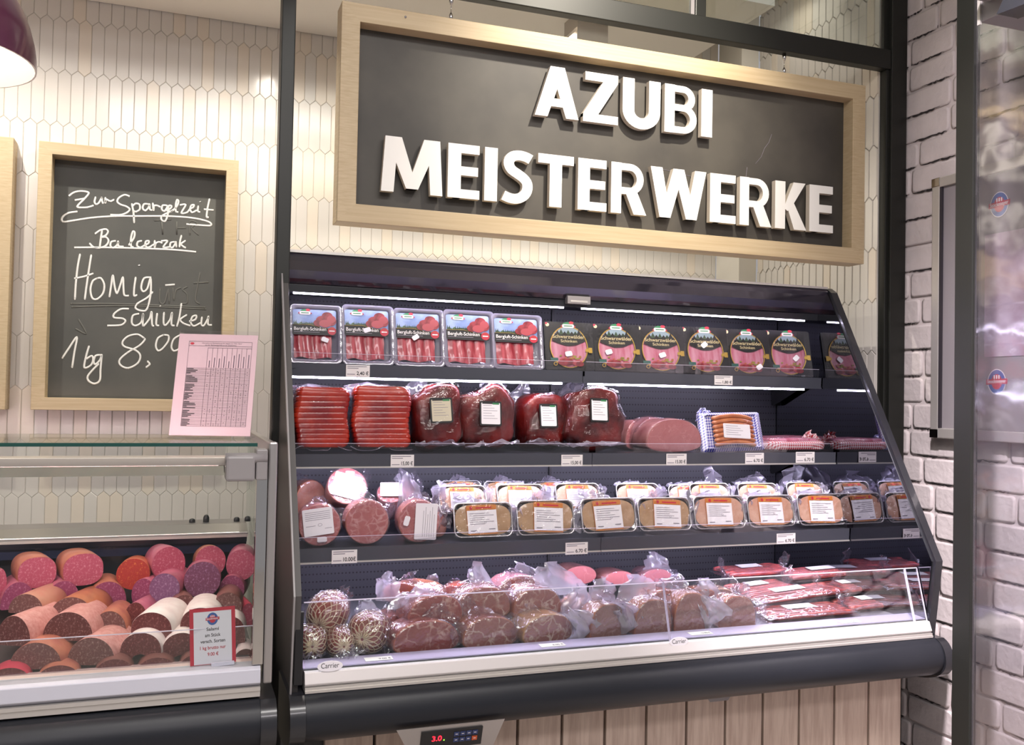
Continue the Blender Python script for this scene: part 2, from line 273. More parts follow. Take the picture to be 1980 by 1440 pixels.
# ------------------------------------------------------------------ mesh builder
_TXT = {}
def text_geo(s, bold=0.0, extrude=0.0):
    k = (s, bold, extrude)
    if k in _TXT: return _TXT[k]
    cu = bpy.data.curves.new('t', 'FONT'); cu.body = s; cu.size = 1.0; cu.offset = bold; cu.extrude = extrude; cu.resolution_u = 6
    ob = bpy.data.objects.new('t', cu); COL.objects.link(ob)
    dg = bpy.context.evaluated_depsgraph_get(); dg.update(); ev = ob.evaluated_get(dg); me = ev.to_mesh()
    vs = [v.co.copy() for v in me.vertices]; fs = [tuple(p.vertices) for p in me.polygons]; nz = [p.normal.z for p in me.polygons]
    ev.to_mesh_clear(); bpy.data.objects.remove(ob); bpy.data.curves.remove(cu)
    _TXT[k] = (vs, fs, nz); return _TXT[k]
class MB:
    def __init__(s): s.v = []; s.f = []; s.m = []; s.sm = []; s.M = Matrix.Identity(4)
    def at(s, loc=(0, 0, 0), rot=(0, 0, 0), sc=(1, 1, 1)):
        s.M = Matrix.LocRotScale(Vector(loc), Euler(rot), Vector(sc)); return s
    def mesh(s, vs, fs, m=0, sm=False):
        b = len(s.v); s.v += [s.M @ Vector(v) for v in vs]
        for i, f in enumerate(fs):
            s.f.append([b+k for k in f]); s.m.append(m[i] if isinstance(m, list) else m); s.sm.append(sm)
        return s
    def box(s, x0, x1, y0, y1, z0, z1, m=0):
        return s.mesh([(x0,y0,z0),(x1,y0,z0),(x1,y1,z0),(x0,y1,z0),(x0,y0,z1),(x1,y0,z1),(x1,y1,z1),(x0,y1,z1)],
                      [(0,3,2,1),(4,5,6,7),(0,1,5,4),(1,2,6,5),(2,3,7,6),(3,0,4,7)], m)
    def prism(s, pts, a0, a1, axis='X', m=0, sm=False, caps=True):
        "pts 2D polygon: axis X -> (y,z); Y -> (x,z); Z -> (x,y)"
        n = len(pts)
        def P(p, a): return {'X': (a, p[0], p[1]), 'Y': (p[0], a, p[1]), 'Z': (p[0], p[1], a)}[axis]
        vs = [P(p, a0) for p in pts] + [P(p, a1) for p in pts]
        s.mesh(vs, [(i, (i+1) % n, n+(i+1) % n, n+i) for i in range(n)], m, sm)
        if caps: s.mesh(vs, [tuple(range(n-1, -1, -1)), tuple(range(n, 2*n))], m)
        return s
    def poly(s, pts, m=0): return s.mesh(pts, [tuple(range(len(pts)))], m)
    def disc(s, cx, cz, rx, rz, y, m=0, n=24, a0=0, a1=2*PI):
        full = abs(a1-a0-2*PI) < 1e-6; k = n if full else n+1
        return s.poly([(cx+rx*math.cos(a0+(a1-a0)*i/n), y, cz+rz*math.sin(a0+(a1-a0)*i/n)) for i in range(k)], m)
    def ring(s, cx, cz, rx, rz, w, y, m=0, n=36):
        o = [(cx+rx*math.cos(2*PI*i/n), y, cz+rz*math.sin(2*PI*i/n)) for i in range(n)]
        q = [(cx+(rx-w)*math.cos(2*PI*i/n), y, cz+(rz-w)*math.sin(2*PI*i/n)) for i in range(n)]
        return s.mesh(o+q, [(i, (i+1) % n, n+(i+1) % n, n+i) for i in range(n)], m)
    def rect(s, x0, x1, z0, z1, y, m=0): return s.poly([(x0,y,z0),(x1,y,z0),(x1,y,z1),(x0,y,z1)], m)
    def rings(s, rs, m=0, sm=True, cap0=False, cap1=False, closed=True):
        n = len(rs[0]); vs = [p for r in rs for p in r]; fs = []
        for k in range(len(rs)-1):
            for i in range(n if closed else n-1): fs.append((k*n+i, k*n+(i+1) % n, (k+1)*n+(i+1) % n, (k+1)*n+i))
        if cap0: fs.append(tuple(range(n-1, -1, -1)))
        if cap1: fs.append(tuple(range((len(rs)-1)*n, len(rs)*n)))
        return s.mesh(vs, fs, m, sm)
    def tube(s, path, r, n=6, m=0, flat=None):
        rs = []; path = [Vector(p) for p in path]
        for i, p in enumerate(path):
            t = (path[min(i+1, len(path)-1)]-path[max(i-1, 0)]); t = t.normalized() if t.length > 1e-9 else Vector((0,0,1))
            u = Vector((0,1,0)) if abs(t.y) < .9 else Vector((1,0,0)); a = t.cross(u).normalized(); b = a.cross(t).normalized()
            rr = r[i] if isinstance(r, list) else r
            rs.append([p + a*rr*math.cos(2*PI*k/n) + b*rr*(flat or 1)*math.sin(2*PI*k/n) for k in range(n)])
        return s.rings(rs, m, True, True, True)
    def lathe(s, prof, n=32, m=0, cap0=False, cap1=False):
        return s.rings([[(r*math.cos(2*PI*k/n), r*math.sin(2*PI*k/n), z) for k in range(n)] for r, z in prof], m, True, cap0, cap1)
    def text(s, str_, x, z, y, h, m=0, bold=0.0, align='L', width=None, rotz=0.0, depth=0.0, ms=None):
        "lettering in the XZ plane facing -Y; h = size; width fits it"
        vs, fs, nz = text_geo(str_, bold, 1.0 if depth else 0.0)
        if not vs: return s
        x0 = min(v.x for v in vs); x1 = max(v.x for v in vs); k = h
        kx = (width/(x1-x0)) if width else k
        w = (x1-x0)*kx; ox = {'L': 0, 'C': -w/2, 'R': -w}[align]
        c, sn = math.cos(rotz), math.sin(rotz)
        out = []
        for v in vs:
            a, b = (v.x-x0)*kx+ox, v.y*k
            out.append((x+a*c-b*sn, y-(v.z*depth/2 if depth else 0), z+a*sn+b*c))
        mm = m if ms is None else [m if q > .5 else ms for q in nz]
        return s.mesh(out, fs, mm)
    def build(s, name, mats, parent=None, loc=None, rot=None, bevel=0.0, **props):
        me = bpy.data.meshes.new(name); me.from_pydata([tuple(v) for v in s.v], [], s.f); me.update()
        for m in (mats if isinstance(mats, (list, tuple)) else [mats]): me.materials.append(m)
        me.polygons.foreach_set('material_index', s.m); me.polygons.foreach_set('use_smooth', s.sm)
        o = bpy.data.objects.new(name, me); COL.objects.link(o)
        if parent: o.parent = parent
        if loc is not None: o.location = loc
        if rot is not None: o.rotation_euler = rot
        if bevel:
            b = o.modifiers.new('edge', 'BEVEL'); b.width = bevel; b.segments = 2; b.limit_method = 'ANGLE'; b.angle_limit = math.radians(40)
        for k, v in props.items(): o[k] = v
        return o
def thing(name, label, cat, loc=(0,0,0), rot=(0,0,0), group=None):
    o = bpy.data.objects.new(name, None); COL.objects.link(o); o.empty_display_size = .05
    o.location = loc; o.rotation_euler = rot; o['label'] = label; o['category'] = cat
    if group: o['group'] = group
    return o
def tag(o, label, cat, group=None):
    o['label'] = label; o['category'] = cat
    if group: o['group'] = group
    return o
def dup(root, loc, rot, label, group=None, only=None):
    r = root.copy(); COL.objects.link(r); r.location = loc; r.rotation_euler = rot; r['label'] = label
    if group: r['group'] = group
    for ch in list(root.children):
        c = ch.copy(); COL.objects.link(c); c.parent = r
        for g in ch.children:
            d = g.copy(); COL.objects.link(d); d.parent = c
    return r
def structure(o): o['kind'] = 'structure'; return o
def rrect(w, h, r, n=5, cx=0, cz=0):
    pts = []
    for (sx, sz, a0) in ((1,1,0),(-1,1,PI/2),(-1,-1,PI),(1,-1,1.5*PI)):
        for i in range(n+1):
            a = a0+PI/2*i/n; pts.append((cx+sx*(w/2-r)+r*math.cos(a), cz+sz*(h/2-r)+r*math.sin(a)))
    return pts
def smooth_path(pts, n=5):
    out = []; P = [Vector(p) for p in pts]
    for i in range(len(P)-1):
        p0, p1, p2, p3 = P[max(i-1,0)], P[i], P[i+1], P[min(i+2,len(P)-1)]
        for k in range(n):
            t = k/n
            out.append(.5*((2*p1)+(p2-p0)*t+(2*p0-5*p1+4*p2-p3)*t*t+(3*p1-p0-3*p2+p3)*t**3))
    out.append(P[-1]); return out
def blob(mb, rx, ry, rz, e=.7, amp=.0, fr=8.0, seed=0, nu=28, nv=16, m=0, sm=True, c=(0,0,0)):
    sg = lambda v, p: math.copysign(abs(v)**p, v)
    rs = []
    for j in range(nv+1):
        ph = -PI/2+PI*j/nv; ph = max(-PI/2+.02, min(PI/2-.02, ph)); r = []
        for i in range(nu):
            th = 2*PI*i/nu
            p = Vector((sg(math.cos(ph), e)*sg(math.cos(th), e)*rx, sg(math.cos(ph), e)*sg(math.sin(th), e)*ry, sg(math.sin(ph), e)*rz))
            if amp: p *= 1+amp*noise.noise(p*fr+Vector((seed*3.1, seed, 0)))
            r.append(p+Vector(c))
        rs.append(r)
    mb.rings(rs, m, sm, True, True); return mb
def flap(mb, w, h, seed=0, amp=.012, point=.5, m=0, nu=7, nv=6):
    "a crumpled, ragged tongue of film standing up in the XZ plane, tapering to a point"
    r = random.Random(seed); lean = r.uniform(-.35, .35)*w
    pts = []
    for j in range(nv+1):
        t = j/nv; ww = w*(1-point*t)*(1 if j < nv else .8)
        for i in range(nu+1):
            u = i/nu-.5
            x = u*ww+lean*t*t+r.uniform(-.06, .06)*w*t; z = h*t*(1-.25*abs(u)*2*t)+r.uniform(-.04, .04)*h
            y = amp*(math.sin(i*2.3+seed)*1.0+r.uniform(-1, 1))*(.35+t)
            pts.append((x, y, z))
    fs = []
    for j in range(nv):
        for i in range(nu):
            a = j*(nu+1)+i; b, c, d = a+1, a+nu+2, a+nu+1
            fs += [(a, b, c), (a, c, d)] if (i+j) % 2 else [(a, b, d), (b, c, d)]
    mb.mesh(pts, fs, m, seed % 2 == 0); return mb
# ================================================================== the setting
YB, XT, YC = 3.595, 2.36, 3.405
def slab(name, x0, x1, y0, y1, z0, z1, m): return structure(MB().box(x0, x1, y0, y1, z0, z1).build(name, m))
slab('floor', -4, 4.2, -3.6, 3.8, -.06, 0, M_FLOOR)
slab('ceiling', -4, 4.2, -3.6, 3.8, 3.5, 3.56, M_CEIL)
slab('trim_soffit', -2.6, 1.925, 2.70, YB-.012, 2.872, 3.5, M_CEIL)
slab('trim_high_soffit', 1.925, XT-.012, 2.70, YB-.012, 3.215, 3.5, M_CEIL)
slab('trim_column', 2.262, XT-.012, YC, YB-.012, 0, 3.215, M_WHITEWALL)
def picket_wall(name, u0, u1, z0, z1, place, seed, m2):
    "picket tiles: elongated hexagons in staggered rows, bevelled, on a grout bed; place(u, z, d) -> point, d = height off the bed"
    r = random.Random(seed); mb = MB(); w, pitch, tip, g = .0415, .1855, .0185, (.0003 if seed == 3 else .0011)
    zoff = 2.6171-.009
    k0 = math.floor((z0-zoff)/pitch)-1
    for k in range(k0, int((z1-zoff)/pitch)+2):
        zc = zoff+pitch*(k+.5)
        n0 = int(u0/w)-1
        for i in range(n0, int(u1/w)+2):
            uc = (i+(.5 if k % 2 else 0))*w
            if uc+w/2 < u0+.004 or uc-w/2 > u1-.004: continue
            h = pitch/2+tip/2
            def ringpts(ins, d, tl):
                a = w/2-g-ins; hh = h-g*1.3-ins*1.2; sh = pitch/2-tip/2-ins*.3
                pts = [(0, hh), (a, sh), (a, -sh), (0, -hh), (-a, -sh), (-a, sh)]
                return [place(min(max(uc+p, u0), u1), min(max(zc+q, z0), z1), d+tl[0]*p+tl[1]*q) for p, q in pts]
            tl = (r.uniform(-.012, .012), r.uniform(-.004, .004))
            A = ringpts(0, .0042 if seed == 3 else .002, (0, 0)); B = ringpts(.0018 if seed == 3 else .0022, .0058 if seed == 3 else .0075, tl); 
            mi = 1 if r.random() < .18 else 2 if False else 1 if r.random() < .1 else 0
            mb.mesh(A+B, [(j, (j+1) % 6, 6+(j+1) % 6, 6+j) for j in range(6)]+[(6,7,8,9,10,11)], mi+1)
    pts = [place(u0, z0, 0), place(u1, z0, 0), place(u1, z1, 0), place(u0, z1, 0)]
    bk = [place(u0, z0, -.05), place(u1, z0, -.05), place(u1, z1, -.05), place(u0, z1, -.05)]
    mb.mesh(pts+bk, [(0,1,2,3), (7,6,5,4), (0,4,5,1), (1,5,6,2), (2,6,7,3), (3,7,4,0)], 0)
    o = mb.build(name, [M_GROUT if seed == 3 else M_GROUTD, M_TILE, m2]); return structure(o)
picket_wall('wall_back', -2.6, 2.262, 0, 3.215, lambda u, z, d: (u, YB-d, z), 3, M_TILE2)
picket_wall('wall_right_tiled', 2.672, YC, 0, 3.215, lambda u, z, d: (XT-d, u, z), 4, M_TILE2)
# brick wall: painted bricks standing proud of their mortar
def brick_wall():
    r = random.Random(11); mb = MB(); X, y0, y1 = 2.452, .55, 2.665
    mb.box(X, X+.1, y0, y1, 0, 3.5, 0)
    row = .0925; nrow = int(3.5/row)
    for k in range(nrow):
        z = .02+k*row; y = y0-.1+r.uniform(0, .1)
        while y < y1-.02:
            L = r.choice((.105, .205, .205, .19, .215)); a, b = max(y, y0), min(y+L, y1); y += L+.011
            if b-a < .03: continue
            zz0, zz1 = z+.005, z+row-.0045; d = .006+r.uniform(-.0012, .002)
            n = 5; o = []; q = []
            def jit(s): return r.uniform(-s, s)
            base = rrect(b-a, zz1-zz0, .012, 2, (a+b)/2, (zz0+zz1)/2)
            o = [(X, p[0], p[1]) for p in base]
            s1 = [(X-d*.75, p[0]+jit(.0018), p[1]+jit(.0018)) for p in base]
            cx_, cz_ = (a+b)/2, (zz0+zz1)/2
            q = [(X-d, cx_+(p[0]-cx_)*(1-.016/(b-a)), cz_+(p[1]-cz_)*.86) for p in base]
            mb.rings([o, s1, q], 1, True, False, False); mb.mesh(q, [tuple(range(len(q)))], 1, False)
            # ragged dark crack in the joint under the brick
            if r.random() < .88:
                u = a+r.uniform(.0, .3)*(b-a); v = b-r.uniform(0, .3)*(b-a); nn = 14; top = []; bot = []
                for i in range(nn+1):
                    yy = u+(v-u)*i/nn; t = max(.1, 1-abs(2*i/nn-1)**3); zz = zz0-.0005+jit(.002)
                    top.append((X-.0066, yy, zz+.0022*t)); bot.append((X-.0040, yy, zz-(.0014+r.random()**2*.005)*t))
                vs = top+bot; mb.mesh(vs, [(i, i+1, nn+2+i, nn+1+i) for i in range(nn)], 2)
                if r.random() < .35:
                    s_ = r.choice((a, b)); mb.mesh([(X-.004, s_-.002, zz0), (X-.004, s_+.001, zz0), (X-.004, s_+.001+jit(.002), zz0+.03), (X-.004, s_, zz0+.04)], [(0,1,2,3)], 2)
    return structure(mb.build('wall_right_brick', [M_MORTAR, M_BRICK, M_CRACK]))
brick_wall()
# ------------------------------------------------------------------ steel frame: posts, beam, mullion, panes
fr = thing('steel_frame', 'black steel frame of posts and beam spanning the case alcove', 'frame', (1.3, 2.65, 0))
fr['kind'] = 'structure'
L_ = lambda o: Vector(o)
def fpart(name, x0, x1, y0, y1, z0, z1, m=M_POST, bev=.003): return MB().box(x0-1.3, x1-1.3, y0-2.65, y1-2.65, z0, z1).build(name, m, fr, bevel=bev)
fpart('post', .252, .290, 2.625, 2.685, 0, 3.5)
fpart('post', 2.372, 2.440, 2.628, 2.672, 0, 3.5)
fpart('post_strip', 2.358, 2.374, 2.640, 2.690, 0, 2.692)
fpart('beam', .290, 2.372, 2.632, 2.672, 2.690, 2.760)
fpart('mullion', 1.575, 1.615, 2.640, 2.668, 2.760, 3.5)
fpart('glazing_bead', 1.562, 1.575, 2.648, 2.660, 2.760, 3.5, M_GREYP, 0)
fpart('glazing_bead', 2.352, 2.372, 2.648, 2.660, 2.760, 3.5, M_POST, 0)
fpart('transom_pane', .290, 1.562, 2.652, 2.656, 2.760, 3.5, M_GLASS, 0)
fpart('transom_pane', 1.615, 2.352, 2.652, 2.656, 2.760, 3.5, M_GLASS, 0)
arm = thing('ceiling_arm', 'black beam with rosy wood slats running forward from the top of the left post', 'beam', (.27, 2.62, 2.64)); arm['kind'] = 'structure'
MB().box(-.018, .018, -1.4, .0, .0, .06).build('arm_beam', M_POST, arm, bevel=.003)
for k in range(7): MB().box(.019, .036, -.245-.2*k, -.05-.2*k, -.004, .05).build('wood_slat', M_WOODR, arm, bevel=.002)
# slim steel post with a tall clear pane, in front of the brick wall
gp = thing('glass_door', 'slim black steel post with clear glass pane before the white brick wall', 'glass door', (2.05, 1.98, 0))
MB().box(-.012, .0115, -.032, .029, 0, 3.49).build('door_post', M_POST, gp, bevel=.002)
MB().box(-.004, .004, -1.25, -.033, .04, 3.2).build('door_pane', M_PANE, gp)
MB().box(-.006, .006, -1.25, -.033, .0, .04).build('bottom_rail', M_POST, gp)
# ------------------------------------------------------------------ hanging sign
def frame_mesh(w, h, b, y0, y1, cx=0, cz=0):
    "mitred frame: outer w x h, bar b, from depth y0 (front) to y1"
    V = []; F = []; ms = []
    o = [(-w/2,-h/2),(w/2,-h/2),(w/2,h/2),(-w/2,h/2)]; i = [(-w/2+b,-h/2+b),(w/2-b,-h/2+b),(w/2-b,h/2-b),(-w/2+b,h/2-b)]
    for y in (y0, y1):
        V += [(p[0]+cx, y, p[1]+cz) for p in o]+[(p[0]+cx, y, p[1]+cz) for p in i]
    for k in range(4):
        n = (k+1) % 4; mm = 0 if k % 2 == 0 else 1
        F += [(k, n, 4+n, 4+k), (8+n, 8+k, 12+k, 12+n), (k, 8+k, 8+n, n), (4+k, 4+n, 12+n, 12+k)]; ms += [mm]*4
    return V, F, ms
sx0, sx1, sz0, sz1 = .416, 2.250, 1.983, 2.611
sg = thing('hanging_sign', 'large framed chalkboard style sign with white raised capitals hanging over the chiller case', 'sign', ((sx0+sx1)/2, 2.62, sz0))
cw, ch_ = sx1-sx0, sz1-sz0
V, Fc, ms = frame_mesh(cw, ch_, .053, 0, .078, 0, ch_/2)
mb = MB(); mb.mesh(V, Fc, ms); mb.build('sign_frame', [M_WOODH, M_WOODF], sg, bevel=.0015)
MB().box(-cw/2+.05, cw/2-.05, .050, .062, .05, ch_-.05).build('sign_board', M_BOARDB, sg)
mb = MB(); r9 = random.Random(5)   # fine scratches and hairline cracks on the board
for (x, z, n, dx, dz) in ((.10, .27, 9, .045, -.003), (.42, .22, 6, .012, .022), (.50, .32, 5, .02, .016)):
    pts = []; px, pz = x, z
    for i in range(n): pts.append((px, .0493, pz)); px += dx*r9.uniform(.4, 1.2); pz += dz*r9.uniform(-.2, 2)
    mb.tube(pts, .0006, 4)
mb.build('board_scratches', M_INKG, sg)
def sign_word(word, pl, pr, ptl, ptr):
    Y = 2.634
    a, b, c, d = (atY(p[0], p[1], Y) for p in (pl, pr, ptl, ptr))
    z0 = (a.z+b.z)/2-sz0; z1 = (c.z+d.z)/2-sz0; x0 = a.x-(sx0+sx1)/2; x1 = b.x-(sx0+sx1)/2
    return x0, x1, z0, z1
def strip(pts, w):
    "polygon pieces along a centre line"
    P = [Vector((p[0], p[1])) for p in pts]; L = []; R = []
    for i, p in enumerate(P):
        t = (P[min(i+1, len(P)-1)]-P[max(i-1, 0)]).normalized(); n = Vector((-t.y, t.x))*w/2; L.append(p+n); R.append(p-n)
    return [[tuple(R[i]), tuple(R[i+1]), tuple(L[i+1]), tuple(L[i])] for i in range(len(P)-1)]
def arc(cx, cz, rx, rz, a0, a1, n=14): return [(cx+rx*math.cos(math.radians(a0+(a1-a0)*i/n)), cz+rz*math.sin(math.radians(a0+(a1-a0)*i/n))) for i in range(n+1)]
def R4(x0, x1, z0, z1): return [[(x0, z0), (x1, z0), (x1, z1), (x0, z1)]]
def mirror(ps, w): return [[(w-x, z) for x, z in p][::-1] for p in ps]
sv, sh = .225, .165
SCL = [(.51,.855),(.42,.895),(.30,.912),(.19,.885),(.125,.81),(.12,.72),(.17,.63),(.28,.56),(.39,.485),(.455,.39),(.45,.25),(.38,.145),(.27,.09),(.15,.092),(.03,.135)]
BS = .135
GLY = {'I': (.225, R4(0, sv, 0, 1)), 'E': (.55, R4(0, sv, 0, 1)+R4(.1, .55, 0, sh)+R4(.1, .52, .425, .425+sh)+R4(.1, .54, 1-sh, 1)),
 'T': (.66, R4(0, .66, 1-sh-.01, 1)+R4(.33-sv/2, .33+sv/2, 0, .95)), 'Z': (.66, R4(.03, .65, 1-sh, 1)+R4(0, .66, 0, sh)+[[(0, .10), (0, sh), (.37, 1-sh), (.65, 1-.10), (.65, 1-sh), (.28, sh)][::-1]]),
 'A': (.80, [[(0, 0), (.23, 0), (.53, 1), (.27, 1)]]+mirror([[(0, 0), (.23, 0), (.53, 1), (.27, 1)]], .80)+R4(.16, .64, .21, .37)),
 'M': (1.02, [[(0, 0), (.205, 0), (.265, 1), (.055, 1)], [(.06, 1), (.41, .08), (.60, .08), (.325, 1)][::1]]), 'W': (1.14, [[(.0, 1), (.19, 0), (.415, 0), (.235, 1)], [(.20, 0), (.41, 0), (.68, 1), (.46, 1)]]),
 'K': (.69, R4(0, sv, 0, 1)+[[(.19, .44), (.28, .38), (.40, .52), (.68, 1), (.41, 1)], [(.43, 0), (.71, 0), (.40, .60), (.26, .50)]]),
 'U': (.74, strip([(.113, 1), (.113, .36)]+arc(.37, .36, .257, .265, 180, 360, 18)+[(.627, .36), (.627, 1)], sv)),
 'B': (.66, R4(0, .20, 0, 1)+strip([(.1, .925), (.36, .925)]+arc(.37, .73, .175, .195, 88, -88)+[(.34, .535), (.1, .535)], BS)+strip([(.1, .535), (.38, .535)]+arc(.38, .305, .205, .23, 88, -88)+[(.34, .075), (.1, .075)], BS)),
 'R': (.69, R4(0, .20, 0, 1)+strip([(.1, .925), (.36, .925)]+arc(.37, .69, .20, .235, 88, -88)+[(.34, .455), (.1, .455)], BS)+[[(.45, 0), (.70, 0), (.50, .48), (.27, .46)]]),
 'S': (.56, strip([tuple(p) for p in smooth_path([Vector((a, b, 0)) for a, b in SCL], 3)] and [(p.x, p.y) for p in smooth_path([Vector((a, b, 0)) for a, b in SCL], 3)], .185))}
for c_ in 'MW': GLY[c_] = (GLY[c_][0], GLY[c_][1]+mirror(GLY[c_][1], GLY[c_][0]))
def letters(word, x0, x1, z0, z1):
    tot = sum(GLY[c][0] for c in word)+.085*(len(word)-1); k = (x1-x0)/tot; x = x0; H = z1-z0
    for c in word:
        w, ps = GLY[c]; mb = MB()
        for pi_, p in enumerate(ps):
            q = [(a*k, b*H) for a, b in p]; dy = .00004*pi_
            if sum(q[i][0]*q[(i+1) % len(q)][1]-q[(i+1) % len(q)][0]*q[i][1] for i in range(len(q))) < 0: q = q[::-1]
            n = len(q); mb.mesh([(a, .018+dy, b) for a, b in q]+[(a, .038+dy, b) for a, b in q], [tuple(range(n)), tuple(range(2*n-1, n-1, -1))]+[(i, n+i, n+(i+1) % n, (i+1) % n) for i in range(n)], [0, 1]+[1]*n)
        mb.build('letter_'+c.lower(), [M_LETTER, M_LETTERS], sg, (x, 0, z0)); x += w*k+.085*k
letters('AZUBI', *sign_word('', (1035, 222), (1378, 264), (1072, 128), (1376, 173)))
letters('MEISTERWERKE', *sign_word('', (737, 372), (1612, 447), (752, 265), (1612, 358)))
for px in (872, 1516):
    p = atY(px, 25 if px < 1000 else 130, 2.655); x = p.x-(sx0+sx1)/2; zt = (2.69-sz0)
    mb = MB(); mb.box(x-.018, x+.018, .02, .05, ch_-.001, ch_+.006); mb.build('cable_foot', M_BLACK, sg)
    mb = MB(); mb.at((x, .035, ch_+.005)); mb.lathe([(.006, 0), (.006, .018), (.0035, .024), (.0012, .026), (.0012, zt-ch_-.03), (.004, zt-ch_-.028), (.0065, zt-ch_-.02), (.0065, zt-ch_-.005)], 10, 0, True, True); mb.build('suspension_cable', M_CHROME, sg)
mb = MB()
for px, py in ((784, 33),):
    p = atY(px, py, 2.62); mb.at((p.x-(sx0+sx1)/2, -.0008, p.z-sz0), (PI/2, 0, 0)); mb.lathe([(.0035, 0), (.0035, .001)], 10, 0, True, True)
mb.build('screw_head', M_GREYP, sg)
# ------------------------------------------------------------------ chalkboards on the back wall
YF = YB-.008-.085
a, b, c = atY(71.7, 272.5, YF), atY(461.8, 309, YF), atY(62.5, 792, YF)
bx0, bx1, bz0, bz1 = (a.x+c.x)/2, b.x, c.z, (a.z+b.z)/2
cb = thing('chalkboard', 'chalkboard with handwritten ham offer in a pale wooden frame on the tiled wall', 'chalkboard', ((bx0+bx1)/2, YF, bz0))
bw, bh = bx1-bx0, bz1-bz0
V, Fc, ms = frame_mesh(bw, bh, .042, 0, .085, 0, bh/2)
mb = MB(); mb.mesh(V, Fc, ms); mb.build('board_frame', [M_WOODH, M_WOODF], cb, bevel=.0015)
MB().box(-bw/2+.04, bw/2-.04, .076, .083, .04, bh-.04).build('slate', M_BOARD, cb)
CH = [ # strokes read off the board, in a 2.769x view whose corner is at (60, 280)
 [(205,272),(230,255),(265,248),(300,252),(308,262),(285,290),(255,320),(248,332),(262,336),(300,335),(332,326)],[(238,296),(268,291),(285,288)],
 [(345,282),(340,305),(348,318),(362,312),(375,290),(378,282)],[(378,282),(380,300),(385,312)],[(398,285),(398,310),(402,292),(418,300),(428,302),(442,295)],
 [(525,275),(500,268),(470,285),(462,305),(480,320),(510,330),(528,345),(515,362),(480,375),(428,375)],[(540,318),(548,360),(552,415)],[(542,330),(560,315),(580,320),(582,345),(562,358),(546,352)],
 [(628,318),(605,318),(598,340),(612,352),(630,335),(634,318),(636,345),(645,350)],[(652,315),(656,350),(658,328),(672,325),(690,332)],
 [(725,325),(705,325),(700,345),(715,355),(732,330),(735,328),(732,375),(718,408),(700,402),(698,385),(720,370),(760,350),(780,330),(790,305),(782,295),(775,320),(775,355),(785,360)],
 [(800,322),(828,322),(805,365),(835,362),(850,345),(868,335),(872,322),(858,325),(852,345),(862,362),(885,352)],[(895,330),(893,355),(902,360)],[(904,303),(906,306)],[(955,292),(945,340),(940,385),(948,388)],[(925,345),(978,350)],
 [(245,358),(200,365),(170,385),(165,405),(180,412),(230,405),(330,390),(450,382),(560,382),(720,382),(830,388),(900,398),(950,412),(965,425),(955,433),(900,430),(835,425)],
 [(345,475),(370,458),(400,452),(412,465),(400,485),(375,495),(402,495),(415,515),(400,540),(365,552),(335,548),(315,530)],[(380,462),(374,500),(368,548)],
 [(450,515),(430,520),(425,540),(440,552),(462,535),(466,518),(468,542),(492,545)],[(525,535),(550,500),(555,470),(545,465),(535,500),(535,540),(545,548)],[(590,515),(572,520),(568,540),(585,550),(605,540),(628,528),(630,515),(615,518),(612,540),(628,550),(655,535)],
 [(662,515),(662,548),(668,528),(685,520),(700,525)],[(700,515),(730,515),(708,548),(738,548)],[(765,520),(748,525),(745,545),(758,550),(772,530),(775,520),(778,545)],[(805,488),(798,515),(795,545)],[(825,515),(805,528),(800,532),(820,548),(826,550)],
 [(235,550),(400,550),(600,555),(760,562),(880,573)],
 [(262,588),(250,650),(240,740),(235,825)],[(322,592),(308,680),(295,770),(288,825)],[(235,715),(285,705),(330,690)],[(355,715),(330,730),(318,775),(328,820),(355,825),(385,795),(392,750),(375,715),(355,715)],
 [(420,812),(428,760),(438,700),(448,760),(460,795),(478,750),(492,710),(495,770),(500,805),(520,808)],[(560,712),(552,770),(552,808),(565,805)],[(577,642),(580,648)],
 [(640,710),(605,715),(590,760),(600,785),(622,770),(640,715),(640,800),(620,880),(590,888),(560,875),(570,850),(620,820),(650,790)],[(718,752),(770,748)],
 [(520,878),(480,880),(445,905),(445,925),(490,930),(505,945),(480,965),(412,968)],[(575,905),(545,915),(540,955),(560,968),(590,950),(600,905)],[(600,905),(598,960),(605,968),(635,930),(645,895),(648,960),(655,970)],
 [(675,905),(670,960),(682,968)],[(691,860),(694,864)],[(712,900),(710,955),(722,965),(745,935),(755,900),(752,960),(765,968)],[(805,852),(795,920),(782,970)],[(832,912),(800,935),(815,955),(850,968)],[(850,945),(880,935),(885,915),(865,920),(855,950),(872,970),(905,955)],
 [(915,925),(912,960),(925,968),(945,935),(950,920),(948,960),(965,965)],
 [(168,1140),(205,1085),(245,1030),(232,1110),(220,1190)],[(310,1080),(295,1130),(285,1192),(320,1180),(332,1150),(325,1130),(298,1145)],[(370,1125),(345,1130),(335,1160),(345,1175),(370,1150),(378,1125),(372,1200),(368,1260),(340,1278),(310,1265),(303,1240),(330,1205),(360,1175)],
 [(605,1035),(570,1015),(520,1025),(490,1055),(500,1080),(560,1100),(585,1130),(570,1170),(520,1195),(480,1180),(475,1150),(520,1110),(580,1075),(608,1045),(605,1035)],[(625,1160),(635,1175),(618,1190)],
 [(710,1018),(680,1035),(668,1075),(680,1102),(705,1090),(735,1050),(735,1022),(710,1018)],[(800,1018),(765,1040),(752,1080),(765,1103),(795,1090),(820,1050),(820,1022),(800,1018)]]
